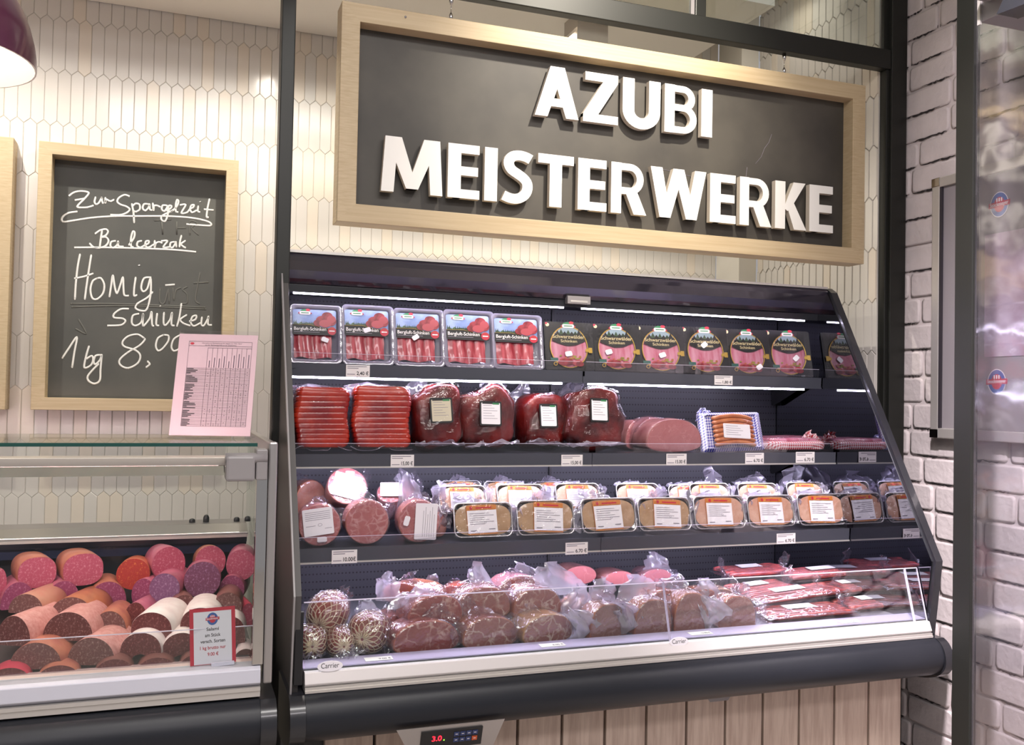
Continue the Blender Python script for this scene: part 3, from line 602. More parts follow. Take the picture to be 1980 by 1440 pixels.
def strokes(mb, lst, r, scale=2.769, ox=60, oy=280, Y=YF+.0755):
    for st in lst:
        p3 = [atY(ox+x/scale, oy+y/scale, Y)-cb.location for x, y in st]
        sp = smooth_path(p3, 5) if len(p3) > 2 else p3; cur = [sp[0]]
        for i in range(1, len(sp)):
            cur.append(sp[i])
            if i == len(sp)-1 or (sp[i]-sp[i-1]).normalized().dot((sp[i+1]-sp[i]).normalized()) < .35:
                mb.tube(cur, r, 6, 0, .35); cur = [sp[i]]
        for q in (p3 if len(p3) > 2 else []): mb.tube([q+Vector((-r*.7, -.0001, 0)), q+Vector((r*.7, -.0001, 0))], r*.98, 8, 0, .35)
mb = MB(); strokes(mb, CH+[[(728,352),(748,340),(752,328),(740,326),(733,345),(745,358),(762,350)]], .0035); mb.build('chalk_writing', M_CHALK, cb)
GH = [[(905,685),(890,760),(880,830),(900,850)],[(870,740),(950,735)],[(760,770),(765,830),(775,780),(800,765)],[(835,760),(812,775),(835,800),(835,845),(812,850)],[(690,770),(690,840),(715,845),(735,775),(740,845)],[(215,850),(500,852),(930,870)],[(220,868),(520,862),(935,880)],[(255,935),(295,1010),(240,985)],
      [(700,410),(705,480)],[(660,405),(750,400)],[(780,410),(780,480)],[(780,445),(830,445)],[(850,480),(850,410),(890,420),(860,445),(895,480)]]
for part_ in (GH[:8], GH[8:]): mb = MB(); strokes(mb, part_, .0028); mb.build('wiped_writing', M_GHOST, cb)
a, b = atY(20, 265, YF), atY(16, 792, YF)
lx1 = (a.x+b.x)/2; lz1, lz0 = a.z, b.z
wb = thing('wall_panel', 'pale wooden framed board cut off by the picture edge, beside the chalkboard', 'board', (lx1-.32, YF, lz0))
V, Fc, ms = frame_mesh(.64, lz1-lz0, .042, 0, .085, 0, (lz1-lz0)/2)
mb = MB(); mb.mesh(V, Fc, ms); mb.build('board_frame', [M_WOODH, M_WOODF], wb, bevel=.0015)
MB().box(-.28, .28, .076, .083, .04, lz1-lz0-.04).build('slate', M_BOARD, wb)
# ------------------------------------------------------------------ downlights in the soffit, and an added one in the high corner
for k, x in enumerate(DOWN_X+(2.16,)):
    d = thing('downlight', ('white square downlight in the soffit over the left wooden board', 'white square downlight in the soffit beside the left steel post', 'white square downlight in the soffit behind the hanging sign', 'added unseen square downlight in the high ceiling corner to brighten the right tiled wall')[k], 'ceiling light', (x, 3.06, 2.872 if k < 3 else 3.215), (0, 0, 0), 'soffit downlights')
    mb = MB(); V, Fc, ms = frame_mesh(.12, .12, .012, 0, .055)
    mb.mesh([(p[0], p[2], -p[1]) for p in V], Fc, 0); mb.box(-.06, .06, -.0605, -.0580, -.100, -.054, 0); mb.build('housing', mat('downlight_grey', '#b5ada2', .5), d)
    mb = MB(); mb.at((0, 0, -.004)); mb.lathe([(.03, 0), (.045, -.012)], 16, 0, True, False); mb.build('reflector', M_WHITEWALL, d)
# track spot aimed at the sign (out of view above)
t = thing('track_spot', 'black track spotlight on the shop ceiling aimed at the hanging sign', 'spotlight', (1.35, 1.50, 3.5))
mb = MB(); mb.lathe([(.02, 0), (.02, -.06)], 12, 0, True, True); mb.at((0, .02, -.10), (math.radians(50), 0, 0)); mb.lathe([(.045, -.0), (.045, .12), (.04, .13)], 16, 0, False, True); mb.build('lamp_head', M_BLACK, t)
# ------------------------------------------------------------------ pendant lamp
pc = atY(70, 135, 1.9); pz = pc.z
pl = thing('pendant_lamp', 'maroon dome pendant lamp with white inside hanging over the salami counter', 'lamp', (pc.x-.172, 1.9, pz))
prof = [(.172, 0), (.1715, .02), (.168, .045), (.160, .075), (.148, .105), (.130, .137), (.108, .165), (.085, .187), (.06, .205), (.035, .218), (.024, .224), (.022, .26)]
mb = MB(); mb.lathe(prof, 48); mb.build('lamp_shade', mat('maroon_enamel', '#4c1f38', .3, coat=.5), pl)
mb = MB(); mb.lathe([(max(.004, r-.003), z-.002 if z > .01 else z) for r, z in prof], 48); mb.lathe([(.172, 0), (.169, 0)], 48); mb.build('shade_lining', mat('white_enamel', '#f4efe8', .4), pl)
mb = MB(); blob(mb, .035, .035, .045, 1, c=(0, 0, .12), nu=16, nv=10); mb.build('bulb', mat('bulb_glow', '#fff3e2', .4, emit=26), pl)
MB().at((0, 0, 0)).tube([(0, 0, .25), (0, 0, 3.5-pz)], .004, 8).build('lamp_cord', M_BLACK, pl)
# ------------------------------------------------------------------ grey framed board on the brick wall
by0, by1, gz0, gz1 = 1.45, 2.475, 1.385, 2.265
gb = thing('notice_board', 'grey notice board in an aluminium frame on the white brick wall', 'notice board', (2.42, (by0+by1)/2, gz0))
hw, hh = (by1-by0)/2, gz1-gz0
def bx(x0, x1, y0, y1, z0, z1, name, m, bev=0): return MB().box(x0, x1, y0, y1, z0, z1).build(name, m, gb, bevel=bev)
bx(-.002, .014, -hw+.01, hw-.01, .01, hh-.01, 'backing', mat('board_grey', '#8d888b', .45))
V, Fc, ms = frame_mesh(2*hw, hh, .034, 0, .024, 0, hh/2)
mb = MB(); mb.mesh([(-.012+p[1], -p[0], p[2]) for p in V], Fc, 0); mb.build('board_frame', M_ALUL, gb, bevel=.003)
for sgn in (1, -1):
    for z in (.0, hh-.03): bx(-.014, .0, sgn*(hw-.017)-.018, sgn*(hw-.017)+.018, z, z+.03, 'corner_clip', M_CHROME, .002)
bx(-.0115, -.003, hw-.043, hw-.034, .034, hh-.034, 'rubber_seal', M_INK)
def logo(mb, cx, cz, r, y=0, m=(0, 1, 2), st=True):
    "round blue emblem with a red banner; materials m = blue, red, white"
    mb.disc(cx, cz, r*.86, r, y, m[2]); mb.disc(cx, cz, r*.80, r*.94, y-.0002, m[0]); mb.disc(cx, cz, r*.5, r*.6, y-.0003, m[1])
    for k in (-1, 0, 1): mb.rect(cx+k*r*.22-r*.06, cx+k*r*.22+r*.06, cz+r*.24, cz+r*.52, y-.0004, m[2])
    mb.poly([(cx-r, y-.0005, cz-r*.22), (cx+r, y-.0005, cz-r*.16), (cx+r*1.02, y-.0005, cz+r*.26), (cx-r*.98, y-.0005, cz+r*.20)], m[1])
    mb.text('Stockmeyer', cx, cz-r*.09, y-.0007, r*.42, m[2], .01, 'C', r*1.75, .03)
Rz = Matrix.Rotation(-PI/2, 4, 'Z')
for (px, py) in ((1931, 395), (1926, 738)):
    p = atX(px, py, 2.412); mb = MB(); mb.M = Matrix.Translation(Vector((-.0055, p.y-gb.location.y, p.z-gz0))) @ Rz
    logo(mb, 0, 0, .040); mb.build('round_emblem', [M_BLUE, M_RED, M_PAPER], gb)
p0, p1 = atX(1902, 455, 2.41), atX(1902, 690, 2.41)
mb = MB(); mb.M = Matrix.Translation(Vector((-.0045, p0.y-gb.location.y, p1.z-gz0))) @ Rz
mb.rect(0, .42, 0, p0.z-p1.z, 0, 0)
for k in range(3): mb.rect(.0, .42, .035+.062*k, .041+.062*k, -.0002, 1)
mb.build('shelf_poster', [mat('poster_blur', '#c4b4c2', .3, col2='#9a8290', vscale=11), mat('poster_band', '#b8a8b8', .4)], gb)
# sheet metal fitting at the top right
q = atY(1893, 50, 1.75)
hd = thing('metal_hood', 'grey sheet metal fitting with angled flaps at the top right corner', 'fitting', (q.x, 1.75, q.z))
mb = MB(); mb.box(0, .165, -.42, -.002, .006, .75, 0); mb.build('hood_body', M_GREYP, hd, bevel=.004)
mb = MB(); mb.poly([(0, 0, 0), (0, 0, .6), (-.003, -.006, .6), (-.003, -.006, 0)], 0); mb.box(-.006, 0, -.008, 0, 0, .75); mb.build('edge_strip', M_ALUL, hd)
mb = MB(); mb.prism([(-.02, .05), (-.30, .01), (-.36, .09), (-.16, .30)], -.05, -.004, 'X', 0); mb.build('hood_flap', M_GREYP, hd, bevel=.004)
mb = MB(); mb.prism([(-.12, -.03), (-.36, -.045), (-.36, .03), (-.16, .03)], -.075, -.01, 'X', 0); mb.build('hood_bracket', M_FDARK, hd, bevel=.003)
# ================================================================== refrigerated wall case
XL, XM, XRI, XP = .299, 2.15, 2.153, .287
XC = 1.224
case = thing('chiller_case', 'dark grey open front refrigerated wall case full of packed meat below the hanging sign', 'refrigerated case', (XC, 2.6, 0))
def cp(mb, name, m, parent=None, bevel=0.0, **k):
    mb.v = [v-Vector((XC, 2.6, 0)) for v in mb.v]; return mb.build(name, m, parent or case, bevel=bevel, **k)
SIDE = [(2.215,.80),(2.186,1.028),(2.672,1.882),(2.70,1.900),(3.06,1.900),(3.06,.02),(2.40,.02),(2.40,.66),(2.34,.70),(2.22,.76)]
SIDL = [(2.215,.80),(2.186,1.028),(2.672,1.882),(2.70,1.900),(2.72,1.900),(2.72,.02),(2.40,.02),(2.40,.66),(2.34,.70),(2.22,.76)]
cp(MB().prism(SIDL, .272, XP, 'X'), 'side_panel', M_PANEL, bevel=.003)
cp(MB().prism([(.2755,2.72),(XP,2.72),(.308,2.975),(.330,2.975),(.330,3.05),(.322,3.05)], .02, 1.895, 'Z'), 'rear_side_panel', M_PANEL)
cp(MB().prism(SIDE, XRI+.001, XRI+.027, 'X'), 'side_panel', M_FDARK, bevel=.004)
INS = [(2.228,.81),(2.199,1.026),(2.684,1.876),(2.97,1.876),(2.97,.81)]
cp(MB().prism(INS, XRI-.003, XRI+.001, 'X'), 'mirror_lining', M_MIRROR)
cp(MB().prism([(2.2, .80), (2.172, 1.03), (2.658, 1.884), (2.672, 1.882), (2.186, 1.028), (2.214, .80)], .2675, .2715, 'X'), 'side_edge', M_GREYP)
cp(MB().box(.308, XRI-.003, 2.975, 3.0, .80, 1.90), 'back_panel', M_INNER)
cp(MB().box(.330, XRI-.003, 3.0, 3.05, .05, 1.90), 'case_back', M_FDARK)
for x in (1.224,): cp(MB().box(x-.004, x+.004, 2.968, 2.976, .86, 1.80), 'panel_joint', M_BLACK)
# canopy
cp(MB().prism([(2.684,1.886),(2.690,1.872),(2.704,1.848),(2.720,1.826),(2.736,1.813),(2.75,1.811),(2.80,1.812),(2.80,1.895),(2.69,1.895)], .288, XRI-.003, 'X', sm=False), 'canopy', mat('canopy_gloss', '#2d2a35', .12, .1, coat=.8), bevel=.002)
cp(MB().prism([(.287,2.685),(XRI-.003,2.685),(XRI-.003,3.05),(.326,3.05),(.287,2.72)], 1.8955, 1.903, 'Z'), 'canopy_top', M_ALUL)
cp(MB().box(XP, XRI-.003, 2.7365, 2.742, 1.788, 1.811), 'canopy_valance', M_FDARK, bevel=.001)
cp(MB().box(.308, XRI-.003, 2.80, 2.974, 1.802, 1.812), 'canopy_underside', M_SHELF)
for a, b in ((.315, 1.168), (1.232, 2.10)):
    cp(MB().box(a, b, 2.745, 2.751, 1.784, 1.788), 'led_strip', M_LED); cp(MB().box(a-.01, b+.012, 2.7425, 2.765, 1.788, 1.802), 'led_holder', M_SHELF)
cp(MB().box(1.168, 1.248, 2.714, 2.735, 1.797, 1.822).box(1.178, 1.238, 2.7125, 2.714, 1.801, 1.808, 1), 'canopy_clip', [M_GREYP, M_ALUL], bevel=.002)
# shelves: two boards on each level
LEV = [(2.71, 1.582, 1.546), (2.63, 1.325, 1.287), (2.557, 1.074, 1.034)]
shelves = []
for li, (yf, zt, zl) in enumerate(LEV):
    for a, b in ((XP+.002, 1.2235), (1.2255, XRI-.006)):
        s = cp(MB().prism([(a,yf+.006),(b,yf+.006),(b,2.972),(max(a,.311),2.972),(a,2.70)], zt-.016, zt, 'Z'), 'shelf', M_SHELF); shelves.append(s)
        cp(MB().prism([(yf,zt+.001),(yf+.0065,zt+.001),(yf+.008,zl),(yf+.003,zl)], a, b, 'X'), 'price_rail', M_RAIL, s)
        cp(MB().box(a, b, yf-.001, yf+.003, zl-.0015, zl+.003), 'rail_lip', M_ALUL if li else M_RAIL, s)
        cp(MB().box(a+.01, b-.01, yf+.0005, yf+.0025, zt+.0015, zt+.030), 'riser', M_ACRYL, s)
        cp(MB().box(a+.01, b-.01, yf+.0002, yf+.0028, zt+.0302, zt+.0312), 'riser_edge', M_ACRYLE, s)
        if li == 0: cp(MB().box(a+.02, b-.07, yf+.003, yf+.010, zl-.0075, zl-.0016), 'led_strip', M_LEDS, s)
        else: cp(MB().box(a+.02, b-.03, yf+.014, yf+.028, zl+.002, zl+.009), 'led_strip', M_LEDB, s)
    for x in (XM-.02,):
        mb = MB().prism([(2.972,zt-.02),(2.972,zt-.10),(2.955,zt-.10),(2.80,zt-.035),(2.72,zt-.02)], x-.004, x, 'X'); cp(mb, 'shelf_bracket', M_BLACK)
# deck
DZ = .835
cp(MB().prism([(2.222,.848),(2.222,.846),(2.288,DZ-.003),(2.97,DZ-.003),(2.97,DZ),(2.29,DZ)], XL, XRI-.004, 'X'), 'deck_tray', mat('deck_tray_grey', '#6d6a74', .4))
cp(MB().prism([(2.2225,.8490),(2.281,.8520),(2.281,.8545),(2.2225,.8515)], XL, XRI-.004, 'X'), 'tag_rail', mat('tag_rail_lilac', '#b9aed2', .3, coat=.3))
for a, b, t in ((XL+.003, 1.268, 0), (1.271, 2.098, 1), (2.102, XRI-.006, 2)):
    g = cp(MB().prism([(2.210,.846),(2.214,.846),(2.258,.997),(2.254,.997)], a, b, 'X'), 'front_glass', M_GLASS)
    cp(MB().prism([(2.2535,.9965),(2.2585,.9965),(2.2588,.9985),(2.2538,.9985)], a, b, 'X'), 'glass_edge', M_ACRYLE, g)
    for e in ((a, a+.0006), (b-.0006, b)):
        if e[0] > XL+.01: cp(MB().prism([(2.2095,.846),(2.2145,.846),(2.2585,.997),(2.2535,.997)], e[0], e[1], 'X'), 'glass_edge', M_ACRYLE, g)
M_FRAIL = mat('front_rail_white', '#d4cfce', .4, .1)
cp(MB().prism([(2.216,.847),(2.206,.845),(2.196,.820),(2.20,.814),(2.24,.814),(2.24,.84)], XL+.002, XRI-.002, 'X'), 'front_rail', M_FRAIL, bevel=.0015)
cp(MB().prism([(2.194,.8135),(2.194,.808),(2.191,.8065),(2.191,.801),(2.24,.801),(2.24,.8135)], XL+.002, XRI-.002, 'X'), 'trim_strip', M_ALUL)
BUMP = [(2.215,.800),(2.192,.7995),(2.172,.788),(2.158,.768),(2.152,.745),(2.157,.722),(2.176,.700),(2.21,.683),(2.27,.668),(2.345,.658),(2.40,.66),(2.40,.80)]
def bump(x0, x1, grow=0.0):
    return MB().prism([(y-(grow if y < 2.35 else 0), z+(grow if z > .79 else -grow if z < .75 else 0)) for y, z in BUMP], x0, x1, 'X', 0, False)
def smoothbump(x0, x1, grow=0.0):
    pts = smooth_path([(0, y-grow, z-(grow if z < .75 else 0)) for y, z in BUMP[1:10]], 4); prof = [(p.y, p.z) for p in pts]
    mb = MB(); mb.rings([[(x0, y, z) for y, z in prof], [(x1, y, z) for y, z in prof]], 0, True, False, False, False)
    full = [(2.225,.7998)]+prof+[(2.40,.655),(2.40,.7998)]; e0 = [(x0, y, z) for y, z in full]; e1 = [(x1, y, z) for y, z in full]
    mb.poly(e0[::-1]); mb.poly(e1); mb.poly([e0[0], e1[0], e1[1], e0[1]]); mb.poly([e0[-1], e1[-1], e1[0], e0[0]]); mb.poly([e0[-2], e1[-2], e1[-1], e0[-1]]); mb.poly([e0[-3], e1[-3], e1[-2], e0[-2]]); return mb
cp(smoothbump(XL+.001, XRI+.004), 'bumper', M_BUMP)
cp(smoothbump(.264, XL, .005), 'bumper_end_cap', M_FDARK); cp(smoothbump(XRI+.004, XRI+.034, .005), 'bumper_end_cap', M_FDARK)
cp(MB().box(.275, XL-.004, 2.196, 2.21, .82, .99), 'glass_clamp', M_BLACK, bevel=.002)
# plinth
mb = MB(); x = .375; mb.box(.29, 2.175, 2.375, 2.40, 0, .66, 1)
cp(mb, 'plinth_backing', [M_BLACK, M_BLACK])
mb = MB(); k = 0
while x < 2.17:
    b = min(x+.1215, 2.183); mb.box(x, b, 2.352, 2.375, .0, .640, 0); x += .1295
cp(mb, 'plinth_planks', M_PLANK, bevel=.0015)
cp(MB().box(.30, 2.175, 2.345, 2.375, .641, .655), 'plinth_rail', M_BLACK)
# control panel hanging under the bumper
cpn = cp(MB().prism([(.508,.712),(.777,.712),(.735,.575),(.585,.575)], 0, .004, 'Y'), 'control_panel', M_ALU)
cpn.matrix_parent_inverse.identity()
def onpanel(mb): return mb
M_panel = Matrix.Translation(Vector((0, 2.150, 0)))
for v in cpn.data.vertices:
    w = v.co+Vector((XC, 2.6, 0)); v.co = Vector((w.x, 2.146+(0.712-w.z)*.32+(w.y), w.z))-Vector((XC, 2.6, 0))
def pan(mb): # mb drawn in (x, small y, z) -> tilt onto the panel
    mb.v = [Vector((v.x, 2.146+(.712-v.z)*.32+v.y, v.z)) for v in mb.v]; return mb
cp(pan(MB().box(.569, .722, -.004, -.0003, .652, .700)), 'display', M_BLACK, cpn, .001)
mb = MB(); mb.text('3.0', .596, .674, -.0046, .019, 0, .012, 'L', .024); cp(pan(mb), 'display_digits', mat('led_digits', '#ff1a2a', .4, emit=5), cpn)
mb = MB(); mb.box(.6245, .6275, -.0046, -.004, .673, .676); cp(pan(mb), 'pilot_lamp', mat('led_green', '#7ad33a', .4, emit=3), cpn)
for j in range(2):
    for i in range(4):
        o = j == 1 and i == 3; x = .656+i*.0155; z = .687-j*.0155
        mb = MB(); mb.box(x-.0065, x+.0065, -.0055, -.004, z-.0055, z+.0055, 0); mb.rect(x-.003, x+.003, z-.0008, z+.0008, -.0057, 1); cp(pan(mb), 'button', [mat('button_orange', '#b8502a', .4) if o else mat('button_blue', '#2c3a66', .4), M_PAPER], cpn)
mb = MB(); mb.prism([(1.425,.664),(1.505,.664),(1.495,.650),(1.437,.650)], 2.275, 2.278, 'Y'); cp(mb, 'drain_cover', M_GREYP)
# maker's oval badges
for k, (px, py, w) in enumerate(((638, 1287, .060), (1312, 1240, .056))):
    p = atY(px, py, 2.206); mb = MB(); mb.prism([(p.x+w/2*math.cos(2*PI*i/28), p.z+.0125*math.sin(2*PI*i/28)) for i in range(28)], 2.203, 2.2055, 'Y', 0)
    mb.text('Carrier', p.x, p.z-.004, 2.2027, .017, 1, .0, 'C', .042); vs0 = mb.v
    cp(mb, 'oval_badge', [M_STICK, M_INK])
# ------------------------------------------------------------------ price tags
def bb(x0, x1, y0, y1, Y):
    xm, ym = (x0+x1)/2, (y0+y1)/2
    X0, X1 = atY(x0, ym, Y).x, atY(x1, ym, Y).x; z1, z0 = atY(xm, y0, Y).z, atY(xm, y1, Y).z
    return (X0+X1)/2, X1-X0, z0, z1-z0
def price_tag(px, py, w, h, s, Y, label, tilt=0.0, lines=2):
    x, ww, z, hh = bb(px-w/2, px+w/2, py-h/2, py+h/2, Y)
    t = thing('price_tag', label, 'price tag', (x, Y, z), (tilt, 0, 0), 'price tags on the rails')
    MB().box(-ww/2, ww/2, 0, .0012, 0, hh).build('card', M_PAPER, t)
    mb = MB(); mb.text(s, ww*.45, hh*.16, -.0004, hh*.42, 0, .018, 'R', ww*.50)
    for k in range(lines): mb.rect(-ww*.45, -ww*.45+ww*(.82-.35*k), hh*(.84-.15*k), hh*(.90-.15*k), -.0004, 1)
    mb.rect(-ww*.45, -ww*.12, hh*.18, hh*.24, -.0004, 1)
    mb.build('print', [M_INK, M_INKG], t)
TG = [(692,717,46,23,'2,40 €',2.7085,'price tag reading 2,40 € on the top shelf rail'),(1399,735,35,18,'1,80 €',2.7085,'price tag reading 1,80 € on the top shelf rail'),
 (778,891,45,24,'15,00 €',2.6285,'price tag reading 15,00 € below the red sliced belly packs'),(1106,890,41,22,'15,00 €',2.6285,'price tag reading 15,00 € below the dark cured ham pieces'),
 (1308,888,39,22,'15.00 €',2.6285,'price tag reading 15.00 € below the halved cooked ham'),(1459,886,36,21,'6.70 €',2.6285,'price tag reading 6.70 € below the blue checked sausage bag'),
 (1557,884,36,21,'6.70 €',2.6285,'price tag reading 6.70 € below the red checked packs'),
 (666,1076,49,26,'10.00€',2.5555,'price tag reading 10.00€ below the round meat loaves'),(1115,1060,43,23,'6.70 €',2.5555,'price tag reading 6.70 € below the third foil tray from the left'),
 (1520,1041,36,20,'6.70 €',2.5555,'price tag reading 6.70 € below the right end of the foil trays')]
for g in TG: price_tag(*g[:6], g[6])
for px, py, s, lb in ((731,1282,'9.00 €','price tag reading 9.00 € behind the front glass near the oval badge'),(1066,1262,'8.00 €','price tag reading 8.00 € behind the front glass below the pork neck hams'),
                  (1352,1240,'10.90 €','price tag reading 10.90 € behind the front glass below the squared hams'),(1640,1213,'9.00 €','price tag behind the front glass below the salami sticks')):
    p = atY(px, py, 2.25); t = thing('price_tag', lb, 'price tag', (p.x, 2.232, .8535), (math.radians(-87), 0, 0), 'price tags on the rails')
    MB().box(-.034, .034, 0, .0008, 0, .026).build('card', M_PAPER, t); mb = MB(); mb.text(s, .030, .006, -.0005, .013, 0, .004, 'R', .03); mb.build('print', [M_INK], t)
# ================================================================== goods in the case
def octagon(mb, cx, cz, w, h, y, rot, m=0):
    c, s = math.cos(rot), math.sin(rot); k = .3; pts = [(-1,-1+k),(-1+k,-1),(1-k,-1),(1,-1+k),(1,1-k),(1-k,1),(-1+k,1),(-1,1-k)]
    mb.prism([(cx+(p[0]*w/2)*c-(p[1]*h/2)*s, cz+(p[0]*w/2)*s+(p[1]*h/2)*c) for p in pts], y, y+.0006, 'Y', m)
def oval_logo(mb, cx, cz, w, y, m):   # green, red, white
    mb.disc(cx, cz+w*.10, w*.36, w*.19, y, m[0]); mb.disc(cx+w*.22, cz+w*.24, w*.16, w*.10, y-.0001, m[1])
    mb.poly([(cx-w*.52, y-.0002, cz-w*.02), (cx-w*.36, y-.0002, cz-w*.12), (cx-w*.36, y-.0002, cz+w*.10)], m[1]); mb.poly([(cx+w*.52, y-.0002, cz-w*.02), (cx+w*.36, y-.0002, cz+w*.10), (cx+w*.36, y-.0002, cz-w*.12)], m[1])
    mb.prism(rrect(w*.8, w*.26, w*.10, 3, cx, cz), y-.0003, y-.0002, 'Y', m[2]); mb.rect(cx-w*.28, cx+w*.28, cz-w*.03, cz+w*.04, y-.0005, m[0])
# --- clear trays of sliced mountain ham with a landscape label
w, h = .150, .180
proto = thing('ham_tray', '', 'ham pack', (0, 0, 0), (0, 0, 0), 'clear sliced ham trays on the top shelf')
mb = MB()
def rr(ww, hh, y, r=.012, cz=h/2): return [(p[0], y, p[1]) for p in rrect(ww, hh, r, 4, 0, cz)]
mb.rings([rr(w, h, 0), rr(w-.018, h-.018, .0), rr(w-.022, h-.024, .006), rr(w-.03, h-.032, .016)], 0, True, False, True)
mb.rings([rr(w, h, .0005), rr(w, h, .003)], 0, True)
mb.build('tray', M_TRAY, proto)
mb = MB()
def hamgrid(mb, x0, x1, z0, z1, y, seed, n=22, m=0):
    r = random.Random(seed); vs = []
    for j in range(9):
        for i in range(n+1):
            u, v = i/n, j/8; vs.append((x0+(x1-x0)*u+r.uniform(-.001, .001), y+.0022*math.sin(u*26+2*math.sin(v*3))+.0012*r.uniform(-1, 1), z0+(z1-z0)*v+.003*math.sin(u*9)*(j in (0, 8))))
    mb.mesh(vs, [(j*(n+1)+i, j*(n+1)+i+1, (j+1)*(n+1)+i+1, (j+1)*(n+1)+i) for j in range(8) for i in range(n)], m, True)
hamgrid(mb, -.062, .046, .016, .150, .0065, 3); mb.build('ham_slices', M_HAMRED, proto)
mb = MB(); lx0, lx1, z0, z1 = -.068, .058, .086, .164; y = -.0006; lw = lx1-lx0
mb.prism(rrect(lw, z1-z0, .006, 3, (lx0+lx1)/2, (z0+z1)/2), y, y+.0005, 'Y', 0)
r = random.Random(2)
hp = [(lx0+.001+lw*.6*i/10, z0+.030+.010*abs(math.sin(i*1.7))) for i in range(11)]
mb.poly([(a, y-.0001, b) for a, b in [(lx0+.001, z0+.018)]+[(lx0+lw*.60, z0+.018)]+hp[::-1]], 1)
for k in range(11):
    x = lx0+.004+lw*.045*k; t = z0+.036+r.uniform(0, .010); mb.poly([(x-.004, y-.0002, z0+.02), (x+.004, y-.0002, z0+.02), (x, y-.0002, t)], 2)
mb.poly([(lx0, y-.0003, z0+.003), (lx0+.004, y-.0003, z0), (lx1-.004, y-.0003, z0), (lx1, y-.0003, z0+.003), (lx1, y-.0003, z0+.020), (lx0+lw*.7, y-.0003, z0+.022), (lx0+lw*.4, y-.0003, z0+.031), (lx0, y-.0003, z0+.030)], 3)
mb.tube([(lx0, y-.0005, z0+.030), (lx0+lw*.4, y-.0005, z0+.031), (lx0+lw*.7, y-.0005, z0+.0225), (lx1, y-.0005, z0+.0205)], .0005, 4, 9)
mb.text('Bergluft-Schinken', lx0+.004, z0+.0135, y-.0006, .0150, 4, .012, 'L', lw*.74); mb.rect(lx0+.004, lx0+lw*.62, z0+.0075, z0+.009, y-.0006, 8)
mb.disc(lx1-.012, z0+.014, .0125, .0125, y-.0007, 5, 20); mb.rect(lx1-.020, lx1-.004, z0+.012, z0+.0155, y-.0009, 4)
for (cx, cz, a, b, mi) in ((.036,.060,.016,.012,6),(.022,.046,.019,.014,6),(.046,.044,.017,.015,6),(.010,.037,.014,.011,6),(.030,.036,.018,.012,7),(.048,.050,.013,.012,7)):
    mb.disc(cx-.004, z0+cz, a, b, y-.0004-.00012*len(mb.f)/60, mi, 18); 
for (cx, cz) in ((.004,.046),(.0,.041),(.007,.050)): mb.disc(cx, z0+cz, .0042, .0042, y-.0009, 9, 10)
oval_logo(mb, lx0+lw*.28, z1-.011, .040, y-.0010, (10, 5, 4))
LAB = [M_SKY, M_HILL, mat('print_fir', '#22352a', .4), M_CARD, M_PAPER, M_RED, M_HAMPILE, mat('print_ham_light', '#a8444c', .4), M_INKG, M_GOLD, M_GREEN]
mb.build('label', LAB, proto)
yf, zt, zl = LEV[0]
PK = [(562,660,588,703,.30,.075,-.35,'with a tilted white sticker low on its ham'),(664,763,589,706,.06,.098,.35,'with a white sticker over its black name band'),(764,861,595,708,-.01,.084,.6,'with a tilted white sticker in its name band'),
      (862,960,598,711,None,0,0,'without a sticker, fourth from the left'),(956,1053,606,714,None,0,0,'without a sticker, beside the black card packs')]
sticker_me = None
def add_sticker(root, cx, cz, rot, y=-.0028, s=(.021, .014)):
    mb = MB(); octagon(mb, cx, cz, s[0], s[1], y, rot); mb.build('price_sticker', M_STICK, root)
for i, (x0, x1, y0, y1, sx, sz, sr, lb) in enumerate(PK):
    o = proto if i == 0 else dup(proto, (0,0,0), (0,0,0), '')
    p = atY((x0+x1)/2, y1, 2.727); o.location = (p.x, 2.727, zt+.0015); o.rotation_euler = (math.radians(-11), 0, math.radians((-2, 1, 0, 2, 1)[i]))
    o['label'] = 'clear tray of sliced ham '+lb
    _, ww, _, hh = bb(x0, x1, y0, y1, 2.735); o.scale = (ww/.150*1.02, 1.0, hh/.180*1.01)
for i, o in enumerate([x for x in COL.objects if x.name.startswith('ham_tray')]):
    if PK[i][4] is not None: add_sticker(o, (.026, -.004, -.012)[i], (.072, .104, .089)[i], PK[i][6])
# --- black card packs with an oval window
w, h = .143, .150
proto = thing('ham_card_pack', '', 'ham pack', (0,0,0), (0,0,0), 'black ham packs on the top shelf')
mb = MB(); mb.prism(rrect(w, h, .006, 3, 0, h/2), 0, .003, 'Y', 0); mb.build('card', M_CARDB, proto)
mb = MB(); mb.rings([[(p[0]*k, yy, h/2+(p[1]-h/2)*k) for p in rrect(w, h, .006, 3, 0, h/2)] for k, yy in ((.99, .003), (.9, .018), (.86, .02))], 0, True, False, True); mb.build('tray_back', M_TRAY, proto)
mb = MB(); ox, oz, rx, rz = -.002, .072, .054, .063
mb.rings([[(ox+rx*k*math.cos(2*PI*i/32), yy-.0012*math.sin(rx*k*math.cos(2*PI*i/32)*190)*(k < .95), oz+rz*k*math.sin(2*PI*i/32)) for i in range(32)] for k, yy in ((1, -.0006), (.9, -.002), (.7, -.0028), (.4, -.0028), (.05, -.003))], 0, True, False, True)
mb.build('ham_slices', M_HAMPINK, proto)
mb = MB(); mb.ring(ox, oz, rx+.002, rz+.002, .0026, -.0046, 0); y = -.0056
n = 24; up = [(ox+rx*.97*math.cos(a), oz+rz*.97*math.sin(a)) for a in [PI*.10+PI*.80*i/n for i in range(n+1)]]
xa, za = up[0]; xb, zb = up[-1]
lowc = [(xb+(xa-xb)*i/n, zb-.016*math.sin(PI*i/n)) for i in range(n+1)]
mb.poly([(a, y, b) for a, b in up+lowc], 1)
top = [p for p in up if p[1] > oz+.040]; mb.poly([(a, y-.0002, b) for a, b in top], 2)
